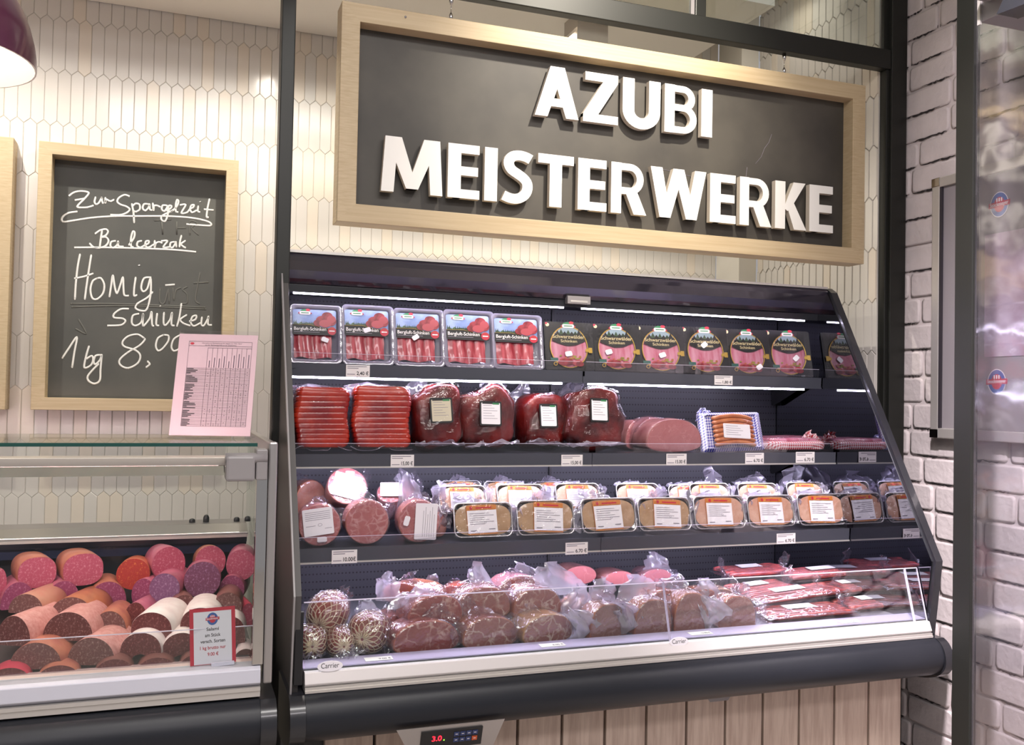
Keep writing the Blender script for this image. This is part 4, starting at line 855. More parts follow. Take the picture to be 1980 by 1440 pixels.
r = random.Random(8)
for k in range(7):
    x = ox-.032+.0105*k; t = oz+.049+r.uniform(-.002, .006); mb.poly([(x-.007, y-.0003, oz+.038), (x+.007, y-.0003, oz+.038), (x, y-.0003, t)], 3 if k % 2 else 1)
mb.text('Schwarzwälder', ox, oz+.026, y-.0005, .0155, 4, .010, 'C', .094); mb.text('Schinken', ox, oz+.0135, y-.0005, .0125, 4, .008, 'C', .048)
oval_logo(mb, ox, oz+.064, .044, y-.0006, (5, 6, 7))
for k in range(9):
    a = r.uniform(-.032, .032); b = r.uniform(.0, .014); mb.disc(ox+a*(1-.01*k), oz-.050+b-abs(a)*.1, .012, .008, y-.0002-.00006*k, 8 if k % 3 else 9, 14)
for k in range(14): mb.disc(ox+r.uniform(-.03, .034), oz-.034+r.uniform(-.003, .006), .004, .0025, y-.0009, 10, 8)
mb.rect(ox-.056, ox-.034, .028, .037, y-.0005, 11); mb.ring(ox-.042, .0185, .0058, .0058, .0018, y-.0006, 0, 16); mb.disc(ox-.042, .0185, .004, .004, y-.0004, 1, 12)
mb.rect(rx-.008, rx+.010, oz-.014, oz-.005, y-.0002, 0); mb.rect(rx+.001, rx+.012, oz-.017, oz-.001, y-.0003, 0)
mb.disc(-w/2+.010, h-.010, .0055, .0055, -.0008, 4, 12); mb.disc(-w/2+.007, h-.006, .0035, .0035, -.001, 6, 10)
mb.build('label', [M_GOLD, M_CARD, mat('print_mist', '#8fa3b0', .4), M_HILL, mat('print_cream', '#d8c89a', .4), M_GREEN, M_RED, M_PAPER, M_HAMPILE, mat('print_ham_light', '#d26a6e', .3), M_LEAF, M_TEAL], proto)
mb = MB(); mb.prism(rrect(w-.004, h-.004, .005, 3, 0, h/2), -.0072, -.0070, 'Y', 0); mb.build('film', M_FILMS, proto)
SW = [(1056,1148,622,716,(-.005,.050,.2)),(1150,1240,625,718,(-.028,.060,.3)),(1235,1326,628,720,(.0,.056,.35)),(1324,1410,630,722,(-.006,.092,.7)),(1407,1490,634,724,(.030,.028,.6)),(1487,1570,636,726,(.018,.060,.75))]
first = True
ORD = ['first','second','third','fourth','fifth','sixth']
for i, (x0, x1, y0, y1, st) in enumerate(SW):
    o = proto if i == 0 else dup(proto, (0,0,0), (0,0,0), '')
    p = atY((x0+x1)/2, y1, 2.732); o.location = (p.x, 2.727, zt+.0015); o.rotation_euler = (math.radians(-12), 0, math.radians(-3))
    _, ww, _, hh = bb(x0, x1, y0, y1, 2.735); o.scale = (ww/.143*1.0, 1.0, hh/.150*1.03)
    o['label'] = 'black card ham pack with oval window, %s from the left of its row' % ORD[i]
for i, o in enumerate([x for x in COL.objects if x.name.startswith('ham_card_pack')]):
    add_sticker(o, *SW[i][4], y=-.0082, s=(.020, .015))
# --- two vacuum packs of red sliced belly
yf, zt, zl = LEV[1]
def ridged(mb, w, d, h, n, k=1.0, amp=.035, jit=0.0, seed=0, m=0, sm=True):
    r = random.Random(seed); rs = []; N = n*10
    for j in range(N+1):
        t = j/N; ph_ = (n*t+.25*math.sin(5*t)+.5) % 1-.5; rid = 1-amp*math.exp(-(ph_/.10)**2); end = 1-.12*max(0, (abs(t-.5)-.38)/.12)**2
        base = rrect(w*k*rid*end, d*k*(rid*1.0)*end, .014, 4)
        rs.append([(p[0]+.004*math.sin(t*9+seed)+r.uniform(-jit, jit), p[1]+.006*math.sin(t*5+p[0]*20)+r.uniform(-jit, jit), h*t*k) for p in base])
    mb.rings(rs, m, sm, True, True); return mb
for i, (x0, x1, y0, y1, lb) in enumerate(((570,681,742,876,'vacuum pack of red sliced smoked belly against the left end of its shelf'),(684,801,740,876,'vacuum pack of red sliced smoked belly next to the dark hams'))):
    x, ww, z, hh = bb(x0, x1, y0, y1, 2.655); hh = min(hh, .21)
    t = thing('belly_pack', lb, 'meat pack', (x, 2.700, zt+.001), (math.radians(-7), 0, math.radians(3-6*i)), 'belly packs')
    mb = MB(); mb.at((0, 0, .012)); ridged(mb, ww*.95, .066, hh*.88, 12, 1, .030, 0, i); mb.build('belly_slices', M_BELLY, t)
    mb = MB(); mb.at((0, 0, .009)); ridged(mb, ww*.955, .064, hh*.91, 11, 1, .015, .0010, i+5, 0, False)
    mb.build('film', M_FILMC, t)
    mb = MB(); r = random.Random(i); path = [(ww*(-.52+1.04*k/12), -.030-.010*math.sin(k*1.3+i), .004+.012*max(0, math.sin(k*.9+2*i))) for k in range(13)]
    sp = smooth_path(path, 3); mb.rings([[tuple(p) for p in sp], [(p.x, p.y-.014, p.z+.005) for p in sp]], 0, False, False, False, False)
    mb.tube(sp, .0014, 5, 1); mb.build('film_seam', [M_FILM, M_BAG], t)
    mb = MB(); mb.at((0, .022, hh*.80)); flap(mb, ww*1.02, hh*.24, 3+i, .008, .12); mb.build('film_end', M_BAG, t)
# --- dark cured ham pieces with a pale label
DH = [(800,902,748,878,'dark cured ham piece with a buff label, next to the red belly packs',.0),(898,1010,752,876,'dark cured ham piece with a crinkled silver label, second of the dark hams',-.10),(1012,1112,765,874,'dark cured ham piece with a small pale label, third of the dark hams',.08),(1100,1212,746,872,'tall dark cured ham piece with a white label, beside the cooked ham halves',-.03)]
for i, (x0, x1, y0, y1, lb, yaw) in enumerate(DH):
    x, ww, z, hh = bb(x0, x1, y0, y1, 2.675); hh = min(hh, .195)
    t = thing('cured_ham', lb, 'ham', (x, (2.715, 2.72, 2.75, 2.700)[i], zt+.010), (math.radians(-10), yaw, 0), 'dark cured hams in vacuum film')
    mb = MB(); blob(mb, ww*.475, .046, hh*.49, .55, .22, 17, i+1, 32, 18, 0, True, (0, 0, hh*.49)); mb.build('ham', M_DARKHAM, t)
    mb = MB(); blob(mb, ww*.505, .051, hh*.505, .52, .22, 17, i+1, 30, 16, 0, False, (0, 0, hh*.50)); 
    r = random.Random(i); mb.v = [v+Vector((r.uniform(-1,1), r.uniform(-1,1), r.uniform(-1,1)))*.0016 for v in mb.v]; mb.build('film', M_FILMC, t)
    lwid = (.060, .060, .052, .054)[i]; lhgt = .066; mb = MB(); mb.at((.004, -.0545, hh*(.56, .52, .55, .60)[i]), (0, (-.04, .12, -.08, .06)[i], 0))
    mb.prism(rrect(lwid+.010, lhgt+.010, .004, 2), 0, .0012, 'Y', 1); mb.prism(rrect(lwid, lhgt, .003, 2), -.0006, 0, 'Y', 0)
    for k in range(6): mb.rect(-lwid*.4, -lwid*.4+lwid*(.45+.3*((k*7) % 3)/2), lhgt*(.36-.12*k), lhgt*(.36-.12*k)+.0012, -.0009, 2)
    mb.rect(-lwid*.45, lwid*.1, lhgt*.44, lhgt*.5, -.0009, 1); mb.rect(lwid*.1, lwid*.45, lhgt*.42, lhgt*.5, -.0009, 3)
    mb.build('label', [mat('label_buff', '#c8bfa8', .5) if i == 0 else M_STICK, M_CARD, M_INKG, M_GREEN], t)
    mb = MB(); mb.at((ww*(-.30, .28, -.34, -.28)[i], .03, hh*.78), (0, (-.3, .3, -.4, -.2)[i], 0)); flap(mb, ww*.55, hh*.42, 20+i, .010, .25); mb.build('film_end', M_BAG, t)
    mb = MB(); mb.at((0, -.046, .004), (math.radians(70), 0, 0)); flap(mb, ww*.95, .030, 40+i, .006, .1); mb.build('film_skirt', M_BAG, t)
# --- halved cooked hams
def dome(w, h, n=40, e=2.3, flat=.18):
    pts = []
    for i in range(n):
        a = 2*PI*i/n; c, s = math.cos(a), math.sin(a)
        x = math.copysign(abs(c)**(2/e), c)*w/2; z = math.copysign(abs(s)**(2/e), s)
        z = z*h*(1-flat) if z > 0 else z*h*flat
        pts.append((x, z+h*flat))
    return pts
def loaf(t, prof, L, rind, face, film=True, amp=.05, seed=0, taper=.8, fl=None, fscale=1.04, fsc=.96):
    cx = sum(p[0] for p in prof)/len(prof); cz = sum(p[1] for p in prof)/len(prof)
    def ring(y, k, a, j=0): 
        r = random.Random(seed*7+int(y*1e4)); out = []
        for p in prof:
            nn = 1+a*noise.noise(Vector((p[0]*18+seed, y*14, p[1]*18))); out.append((cx+(p[0]-cx)*k*nn+r.uniform(-j, j), y, max(.0005, cz+(p[1]-cz)*k*nn+r.uniform(-j, j)) if p[1] < .02 else cz+(p[1]-cz)*k*nn+r.uniform(-j, j)))
        return out
    ys = [(0, .985), (.004, 1.0), (L*.35, 1.01), (L*.65, .97), (L*.86, taper), (L*.97, taper*.6), (L, taper*.2)]
    mb = MB(); mb.rings([ring(-.0004, fsc-.02, 0)]+[ring(y, k, amp*min(1, y/L*4)) for y, k in ys], 0, True, False, True); mb.build('rind', rind, t)
    mb = MB(); f = ring(-.0006, fsc, 0); mb.rings([f, [(cx+(p[0]-cx)*.5, -.0022, cz+(p[2]-cz)*.5) for p in f]], 0, True, False, True); mb.build('cut_face', face, t)
    if film:
        mb = MB(); rs = [ring(y, k*fscale, amp*min(1, y/L*4)+.01, .0016) for y, k in [(-.006, .90)]+[(y-.003, k) for y, k in ys[:5]]]
        mb.rings(rs, 0, False, True, False)
        if fl:
            for k, (fx, fz, fw, fh, rot, yy) in enumerate(fl): mb.at((fx, yy, fz), (0, rot, 0)); flap(mb, fw, fh, seed*5+k, .010, .35)
            mb.M = Matrix.Identity(4)
        mb.build('film', M_FILMC if not fl else M_FILM, t)
def flatten_z(t): pass
for i, (x0, x1, y0, y1, Y, L, yaw, lb) in enumerate(((1246,1361,810,874,2.662,.13,.10,'halved cooked ham showing its broad pink cut face at the front of its shelf'),(1226,1310,806,870,2.735,.12,.14,'cooked ham half tucked behind the front one'),(1207,1262,810,868,2.765,.12,.16,'cooked ham half farthest left, mostly hidden behind the others'))):
    x, ww, z, hh = bb(x0, x1, y0, y1, Y)
    t = thing('cooked_ham', lb, 'ham', (x, Y, zt+.001), (0, 0, yaw), 'halved cooked hams')
    loaf(t, dome(ww, min(hh, .12), 40, 2.3, .25), L, M_COOK, F_COOK, True, .05, i+1, .8, [(-ww*.2, .085, .07, .03, .3, .03)] if i == 1 else None)
# --- sausages in blue checked bags, red checked flat packs
def sausage_bag(x0, x1, y0, y1, Y, lb, lean, yaw, ns=7):
    x, ww, z, hh = bb(x0, x1, y0, y1, Y)
    t = thing('sausage_bag', lb, 'sausage pack', (x, Y+.02, zt+.002), (math.radians(lean), 0, yaw), 'sausage bags with a blue checked border')
    mb = MB(); rs = []
    for k, (s, yy) in enumerate(((1.0, .012), (1.02, .004), (1.0, -.002), (.86, -.012), (.80, -.004))):
        rs.append([(p[0]*s*(1+.02*math.sin(9*p[1]/hh*6)), yy+.004*math.sin(p[0]*90+p[1]*60), hh/2+(p[1]-hh/2)*s+.003*math.sin(p[0]*120)) for p in rrect(ww, hh, .006, 6, 0, hh/2)])
    mb.rings(rs, 0, False, True, True); 
    mb.at((-ww*.42, 0, hh*.90), (0, -.5, 0)); flap(mb, ww*.32, hh*.22, 5, .006, .5); mb.M = Matrix.Identity(4); mb.build('bag', G_BLUE, t)
    for k in range(ns):
        zz = hh*(.16+.68*k/(ns-1)); b = ww*.34
        MB().tube(smooth_path([(-b, -.016, zz-.004), (-b*.5, -.024, zz+.002), (0, -.026, zz+.005), (b*.5, -.024, zz+.002), (b, -.016, zz-.005)], 4), [.0035]+[.0078]*15+[.0035], 10).build('sausage', M_SAUS, t)
    mb = MB(); mb.at((0, -.0355, hh*.46), (.05, .05, 0)); mb.prism(rrect(ww*.44, hh*.36, .003, 2), 0, .0008, 'Y', 0)
    for k in range(5): mb.rect(-ww*.18, ww*(.02+.04*(k % 3)), hh*(.12-.055*k), hh*(.12-.055*k)+.0012, -.0004, 1)
    mb.build('label', [M_STICK, M_INKG], t)
    mb = MB(); mb.rings([[(p[0]*s, yy+.0015*math.sin(p[0]*300+p[1]*200), hh/2+(p[1]-hh/2)*s) for p in rrect(ww, hh, .01, 5, 0, hh/2)] for s, yy in ((.9, -.016), (.8, -.034), (.4, -.038))], 0, False, False, True); mb.build('film', M_FILMC, t)
sausage_bag(1366, 1484, 796, 873, 2.668, 'upright bag of brown sausages with a blue and white checked border', -16, .02)
sausage_bag(1345, 1420, 838, 873, 2.76, 'blue checked sausage bag lying low behind the upright one', -40, .0, 3)
def check_pack(x0, x1, y0, y1, Y, zb, lb, yaw, corner):
    x, ww, z, hh = bb(x0, x1, y0, y1, Y)
    t = thing('checked_pack', lb, 'meat pack', (x, Y+.06, zb), (0, 0, yaw), 'flat packs in red checked film')
    mb = MB(); blob(mb, ww/2, .062, .018, .45, .14, 20, 3, 30, 10, 0, False, (0, 0, .0195)); 
    if corner: mb.at((ww*corner, -.01, .026), (-.5, .3*corner, 0)); flap(mb, ww*.36, .05, 9, .010, .55); mb.M = Matrix.Identity(4)
    mb.build('film', G_RED, t)
    mb = MB(); blob(mb, ww*.40, .050, .010, .5, .25, 30, 5, 28, 8, 0, True, (-ww*.05, .002, .0375)); mb.build('meat_slices', M_HAMPINK, t)
    mb = MB(); blob(mb, ww*.45, .056, .012, .45, .2, 30, 6, 24, 8, 0, False, (-ww*.03, 0, .038)); mb.build('clear_cover', M_FILMC, t)
check_pack(1487, 1606, 838, 871, 2.655, zt+.001, 'flat pack of pink meat in red checked film at the front of its shelf', .03, .36)
check_pack(1500, 1612, 838, 866, 2.80, zt+.001, 'flat pack of pink meat in red checked film behind the front one', -.06, .30)
# ------------------------------------------------------------------ third level: round meat loaves
yf, zt, zl = LEV[2]
def loaf_round(x0, x1, y0, y1, Y, lb, kind, seed, pitch=0.0, yaw=0.0, lift=None):
    x, ww, z, hh = bb(x0, x1, y0, y1, Y); R = (ww+hh)/4
    t = thing('meat_loaf', lb, 'meat loaf', (x, Y, (zt+.002) if lift is None else z), (pitch, 0, yaw), 'round meat loaves in film')
    prof = [(R*math.cos(2*PI*i/36), R+R*math.sin(2*PI*i/36)) for i in range(36)]
    loaf(t, prof, .10, mat('loaf_casing', '#c08068', .35, coat=.4, col2='#a85a48', vscale=20), F_ASPIC, True, .02, seed, .92, [(-R*.2, 2*R*.86, R*1.2, R*.75, .25, .012), (R*.75, R*1.3, R*.9, R*.8, .9, .02)])
    if kind:
        mb = MB(); lw, lh = R*1.42, R*1.28; mb.at((R*(-.10, -.05, .30)[kind-1], -.0085, R*(1.18, .95, 1.0)[kind-1]), (0, (-.12, .30, .04)[kind-1], 0))
        if kind == 3: lw, lh = R*1.05, R*1.7
        mb.prism(rrect(lw, lh, .003, 2), 0, .0008, 'Y', 0)
        if kind == 3:
            for k in range(6): mb.rect(lw*(.36-.1*k), lw*(.36-.1*k)+.001, -lh*.42, lh*.2+lh*.2*((k*5) % 3)/2, -.0004, 1)
        else:
            for k in range(5): mb.rect(-lw*.42, lw*(.42-.14*((k*3) % 3)), lh*(.36-.07*k), lh*(.36-.07*k)+.0011, -.0004, 1)
            mb.ring(lw*.05, -lh*.12, .006, .004, .0008, -.0004, 1, 14); mb.rect(-lw*.42, -lw*.1, -lh*.14, -lh*.14+.0011, -.0004, 1); mb.rect(lw*.2, lw*.44, -lh*.28, -lh*.28+.0011, -.0004, 1)
        mb.build('label', [M_STICK, M_INKG], t)
        mb = MB(); octagon(mb, R*(.1, .15, -.62)[kind-1], R*(.34, 1.62, 1.05)[kind-1], R*.46, R*.26, -.0095, (.05, -.1, 1.3)[kind-1]); mb.build('price_sticker', M_STICK, t)
loaf_round(578, 658, 977, 1060, 2.585, 'round meat loaf with a large printed label, leftmost of the front row', 1, 1)
loaf_round(664, 755, 980, 1058, 2.585, 'round meat loaf with a bare mosaic cut face, middle of the front row', 0, 2)
loaf_round(769, 851, 976, 1056, 2.585, 'round meat loaf with its label turned sideways, beside the foil trays', 3, 3, 0, -.05)
loaf_round(633, 716, 904, 975, 2.70, 'round meat loaf with a slanting label, lying on top of the front loaves', 2, 4, math.radians(-28), 0, 1)
t = thing('meat_loaf', 'brown meat piece in a clear bag in the back left corner above the round loaves', 'meat loaf', (atY(602, 965, 2.80).x, 2.80, atY(602, 1000, 2.80).z), (0, 0, .2), 'round meat loaves in film')
loaf(t, dome(.10, .11), .10, M_RIND, mat('smoked_brown', '#7d4a34', .3, coat=.5, col2='#9a6a50', vscale=18), True, .05, 9, .8, [(-.03, .09, .08, .05, -.3, .02), (.04, .07, .08, .05, .4, .02)])
x, ww, z, hh = bb(718, 790, 918, 970, 2.72)
t = thing('meat_loaf', 'meat loaf lying on its side with a bright white label facing up', 'meat loaf', (x, 2.70, z), (math.radians(-50), 0, -.2), 'round meat loaves in film')
loaf(t, [(.042*math.cos(2*PI*i/32), .042+.042*math.sin(2*PI*i/32)) for i in range(32)], .09, K_PINK, F_ASPIC, True, .02, 12, .9, [(.05, .07, .09, .07, .7, .02), (.06, .05, .06, .08, .2, .01)])
mb = MB(); mb.at((0, -.010, .045)); mb.prism(rrect(.066, .056, .003, 2), 0, .0008, 'Y', 0)
for k in range(5): mb.rect(-.026, .022-.008*(k % 3), .018-.008*k, .019-.008*k, -.0004, 1)
mb.build('label', [M_STICK, M_INKG], t)
for k, (px, py, w_, h_, Y) in enumerate(((800, 985, .10, .13, 2.66), (850, 975, .09, .12, 2.67))):
    pass
# --- foil trays of pate
W_, H_, D_ = .152, .086, .040
tray_bits = {}
def make_tray(pate, label_rot, seed, white=False):
    r = random.Random(seed); t = thing('foil_tray', '', 'foil tray', (0,0,0), (0,0,0), 'foil trays of pate')
    def q(s, y, rad=.016): return [(p[0]*s, y, H_/2+(p[1]-H_/2)*(1-(1-s)*W_/H_)) for p in rrect(W_, H_, rad, 5, 0, H_/2)]
    mb = MB(); mb.rings([q(1.0, .003), q(1.0, 0), q(.99, -.0014), q(.955, -.0010), q(.945, .003), q(.945, .004)], 0, True); mb.rings([q(1.0, .003), q(.95, .004), q(.86, D_)], 0, True, False, True); mb.build('tray', M_FOIL, t)
    mb = MB(); nx, nz = 22, 12; vs = []
    for j in range(nz+1):
        for i in range(nx+1):
            u, v = i/nx*2-1, j/nz*2-1; e = 3.2
            kk = (abs(u)**e+abs(v)**e)**(1/e); mx = max(abs(u), abs(v)); s = (mx/kk) if kk > 0 else 1
            x, z = u*s*W_*.472, v*s*H_*.452
            vs.append((x, .002-.003*(1-mx**4)+.0016*noise.noise(Vector((x*60+seed, z*60, seed*1.7))), H_/2+z))
    mb.mesh(vs, [(j*(nx+1)+i, j*(nx+1)+i+1, (j+1)*(nx+1)+i+1, (j+1)*(nx+1)+i) for j in range(nz) for i in range(nx)], 0, True); mb.build('pate', pate, t)
    mb = MB(); lw, lh = W_*.50, H_*.80; mb.at((r.uniform(-.006, .006), -.0042, H_*.50), (0, label_rot, 0)); n = 10
    mb.prism(rrect(lw*1.02, lh*1.05, .002, 2), .0004, .0010, 'Y', 1)
    mb.rings([[(-lw/2+lw*i/n, -.0006*math.sin(i*1.9+seed)-.0008, zz) for i in range(n+1)] for zz in (-lh*.47, -lh*.1, lh*.34)], 0, True, False, False, False)
    mb.rect(-lw*.46, lw*.46, lh*.36, lh*.5, -.0016, 1); mb.rect(-lw*.2, lw*.34, lh*.40, lh*.45, -.002, 3); mb.disc(-lw*.36, lh*.43, .004, .004, -.002, 3, 10)
    for k in range(6): mb.rect(-lw*.42, lw*(.40-.16*((k*5+seed) % 3)), lh*(.22-.075*k), lh*(.22-.075*k)+.0010, -.0018, 2)
    mb.ring(lw*.10, -lh*.10, .003, .0024, .0006, -.0018, 2, 10); mb.rect(-lw*.42, -lw*.22, -lh*.40, -lh*.37, -.0018, 2); mb.rect(lw*.2, lw*.42, -lh*.36, -lh*.33, -.0018, 2)
    mb.build('label', [M_STICK, M_ORANGE, M_INKG, M_RED], t)
    mb = MB(); vs = []; nx, nz = 16, 9
    for j in range(nz+1):
        for i in range(nx+1):
            u, v = i/nx*2-1, j/nz*2-1; vs.append((u*W_*.50, -.0060+.0011*r.uniform(-1, 1), H_/2+v*H_*.5))
    mb.mesh(vs, [(j*(nx+1)+i, j*(nx+1)+i+1, (j+1)*(nx+1)+i+1, (j+1)*(nx+1)+i) for j in range(nz) for i in range(nx)], 0, False); mb.build('film', M_FILMC, t)
    mb = MB(); mb.at((W_*.50, .006, H_*.1), (0, .25, .2)); flap(mb, .040, H_*.95, seed, .008, .15); mb.at((-W_*.10, .018, H_*.92), (-.5, r.uniform(-.3, .3), 0)); flap(mb, W_*.8, .030, seed+3, .010, .3); mb.build('bag_end', M_BAG, t)
    return t
tA = make_tray(M_PATE, -.03, 1); tB = make_tray(M_PATE, .06, 2); tC = make_tray(M_PATEP, .03, 3)
used = set()
def put_tray(kind, loc, rot, lb, sc=1.0, grp='foil trays of pate'):
    p = {'A': tA, 'B': tB, 'C': tC}[kind]
    if kind not in used: used.add(kind); o = p
    else: o = dup(p, (0,0,0), (0,0,0), '')
    o.location = loc; o.rotation_euler = rot; o['label'] = lb; o['group'] = grp; o.scale = (sc, sc, sc); return o
FR = [(877,990,995,1054),(999,1110,993,1054),(1123,1231,990,1049),(1234,1335,988,1045),(1342,1440,986,1036),(1445,1537,982,1031),(1544,1633,976,1026)]
for i, (x0, x1, y0, y1) in enumerate(FR):
    x, ww, z, hh = bb(x0, x1, y0, y1, 2.600)
    put_tray('ABABCCC'[i], (x, 2.588, zt+.0095), (math.radians(-14), 0, math.radians((-1, 0, 2, -1, 0, 2, -2)[i])), 'foil tray of pate in the lower row, %s from the left' % ['first','second','third','fourth','fifth','sixth','last'][i], ww/W_)
BR = [(848,948,947,993),(953,1066,946,989),(1069,1174,944,986),(1187,1289,942,985),(1305,1345,940,985),(1329,1428,941,983),(1427,1515,944,982),(1518,1609,943,979)]
for i, (x0, x1, y0, y1) in enumerate(BR):
    Y = 2.650 if i != 4 else 2.70
    x, ww, z, hh = bb(x0 if i != 4 else 1290, x1 if i != 4 else 1385, y0, y1, Y)
    put_tray('CCCCCCCC'[i], (x, Y, z), (math.radians(-20), 0, math.radians((3, -1, 1, 0, -2, 1, -2, 2)[i])), 'foil tray in the upper row, %s' % ['leftmost, tucked behind the round loaves', 'second from the left', 'third from the left', 'fourth from the left', 'half hidden behind its right neighbour', 'sixth from the left, overlapping another tray', 'seventh from the left', 'last on the right'][i], min(ww/W_, 1.0))
for i, (x0, x1, y0, y1) in enumerate(((862,925,934,975),(945,1010,934,975),(1024,1120,928,975))):
    Y = 2.80; x, ww, z, hh = bb(x0, x1, y0, y1, Y)
    put_tray('B', (x, Y, z), (math.radians(-20), 0, 0), 'shaded foil tray at the back behind the upper row, %s' % ['on the left', 'in the middle', 'standing tallest'][i], .9)
# loose bag ends standing up behind the upper row belong to the packs there
BE = [(1392, 945, 46, 45), (1475, 945, 70, 34), (1540, 942, 60, 46), (1602, 940, 44, 42), (1450, 948, 60, 26)]
for k, (px, py, w_, h_) in enumerate(BE):
    x, ww, z, hh = bb(px-w_/2, px+w_/2, py-h_, py+10, 2.76)
    t = thing('vacuum_pack', 'pack at the back with a crumpled clear bag end, %s' % ['above the sixth upper tray', 'above the seventh upper tray', 'above the last two upper trays', 'farthest right by the mirrored end', 'low between the bag ends'][k], 'meat pack', (x, 2.80, zt+.002), (0, 0, .1*k), 'packs with bag ends at the back')
    hz = z-zt-.004
    mb = MB(); blob(mb, .05, .035, hz/2, .6, .1, 12, k, 20, 12, 0, True, (0, 0, hz/2)); mb.build('meat', M_PATEP, t)
    mb = MB(); blob(mb, .053, .038, hz/2+.001, .6, .1, 12, k, 18, 10, 0, False, (0, 0, hz/2+.001)); mb.at((0, 0, hz-.01)); flap(mb, ww*1.1, hh+.01, 60+k, .014, .45); mb.build('bag', M_BAG, t)
# big bag tips between loaves and trays
for k, (px, py, w_, h_) in enumerate(((800, 985, 70, 66), (848, 985, 52, 52), (806, 945, 60, 28))):
    x, ww, z, hh = bb(px-w_/2, px+w_/2, py-h_, py, 2.66)
    t = thing('vacuum_pack', ['small pack with a tall crumpled bag tip behind the right front loaf', 'small pack with a crumpled bag tip beside the upper left foil tray', 'pack with a shaded bag tip behind the round loaves'][k], 'meat pack', (x, (2.69, 2.665, 2.80)[k], zt+.002), (0, 0, .2*k), 'packs with bag ends beside the loaves')
    hz = z-zt+.01
    mb = MB(); blob(mb, .03, .014, hz/2, .7, .1, 12, k, 16, 10, 0, True, (0, 0, hz/2)); mb.build('meat', K_PINK, t)
    mb = MB(); mb.at((0, -.01, hz*.5)); flap(mb, ww, hh+hz*.5, 80+k, .014, .5); mb.at((.01, -.016, hz*.4), (0, .5, 0)); flap(mb, ww*.8, hh*.8, 90+k, .012, .4); mb.build('bag', M_BAG, t)
# ------------------------------------------------------------------ deck: netted hams, hams, squared hams, salami sticks
def netted(px, py, w_, h_, Y, L, yaw, pit, lb):
    x, ww, z, hh = bb(px-w_/2, px+w_/2, py-h_/2, py+h_/2, Y); R = ww/2; z = max(z, DZ+.006)
    t = thing('netted_ham', lb, 'netted ham', (x, Y+L*.4, z+R), (pit, 0, yaw), 'small hams in elastic net')
    mb = MB(); blob(mb, R, L/2, R, .85, .05, 14, px, 26, 18); mb.build('ham', M_NETHAM, t)
    mb = MB(); sg = lambda v, p: math.copysign(abs(v)**p, v)
    for k in range(15):
        for d in (1, -1):
            path = []
            for i in range(15):
                u = i/14; ph = -PI/2*.97+PI*.97*u; th = 2*PI*k/15+d*.62*min(u, .5)*2+d*1.5*max(0, u-.18)
                rr_ = abs(math.cos(ph))**.85; path.append((R*1.02*rr_*sg(math.cos(th), .85), L/2*1.02*sg(math.sin(ph), .85), R*1.02*rr_*sg(math.sin(th), .85)))
            mb.tube(path, .0012, 4)
    mb.build('net', M_NET, t)
    mb = MB(); blob(mb, R*1.09, L/2*1.06, R*1.09, .8, .06, 22, px+1, 20, 12, 0, False)
    r = random.Random(px); mb.v = [v+Vector((r.uniform(-1,1), r.uniform(-1,1), r.uniform(-1,1)))*.002 for v in mb.v]
    mb.at((R*.6, L*.2, R*.5), (.2, .8, 0)); flap(mb, .05, .05, px, .010, .3); mb.at((-R*.2, -L*.5, -R*.6), (1.2, .0, 0)); flap(mb, .06, .03, px+2, .008, .2); mb.build('bag', M_FILM, t)
netted(607, 1254, 62, 62, 2.31, .12, -.1, .0, 'small netted ham in film, in the left corner of the deck')
netted(661, 1258, 56, 54, 2.30, .11, .05, .0, 'darkest small netted ham, in front between its two neighbours')
netted(719, 1242, 76, 76, 2.31, .12, -.45, .05, 'netted ham beside the large cut hams')
netted(640, 1196, 76, 72, 2.36, .13, -.5, .25, 'netted ham lying on top of the other three')
def deck_ham(x0, x1, y0, y1, Y, L, yaw, rind, face, lb, prof='dome', name='ham_cut', grp='film wrapped ham cuts in the deck', rest=True, fl=True, pitch=0.0, roll=0.0, seed=[0]):
    seed[0] += 1; k = seed[0]
    x, ww, z, hh = bb(x0, x1, y0, y1, Y)
    if rest: Y = max(2.315, atZ((x0+x1)/2, y1, DZ+.001).y); x, ww, z, hh = bb(x0, x1, y0, y1, Y)
    t = thing(name, lb, 'ham', (x, Y, DZ+.001 if rest else max(z, DZ+.001)), (pitch, roll, yaw), grp)
    pr = dome(ww, hh, 40, 2.4, .3) if prof == 'dome' else [(p[0], p[1]) for p in rrect(ww, hh*.9, min(ww, hh)*.22, 6, 0, hh*.45)] if prof == 'sq' else dome(ww, hh, 40, 2.1, .42)
    if prof == 'arch': pr = [(a, b) for a, b in dome(ww, hh, 40, 2.7, .12)]
    f = None
    if fl:
        r = random.Random(k); sd = r.choice((-1, 1)); f = [(sd*ww*.46, hh*.30, ww*.42, hh*.75, sd*r.uniform(.5, 1.0), .006), (r.uniform(-.3, .3)*ww, hh*.86, ww*.55, hh*.50, r.uniform(-.5, .5), .035), (-sd*ww*.40, hh*.62, ww*.4, hh*.5, -sd*r.uniform(.6, 1.1), .025)]
    loaf(t, pr, L, rind, face, True, .07, k, .78, f, 1.06); return t
G = deck_ham
G(758,890,1212,1275,2.315,.13,.12,M_RINDR,F_PORKR,'bacon cut with a bright orange rind at the front of the deck')
G(893,1003,1202,1262,2.345,.12,.10,M_RIND,F_PORK,'marbled pork neck cut at the front, left of the middle')
G(1006,1112,1200,1257,2.345,.12,.20,mat('rind_golden', '#b07838', .35, coat=.4, col2='#c89858', vscale=16),F_PORK,'pork neck cut with a golden rind at the front beside the squared hams')
G(725,795,1190,1232,2.43,.12,.15,M_RINDR,F_PORKR,'dark red bacon cut wedged between the netted ham and the others',rest=False)
G(786,898,1152,1213,2.37,.13,.18,M_RINDR,F_PORKR,'streaky bacon cut lying on the front orange rinded one',rest=False)
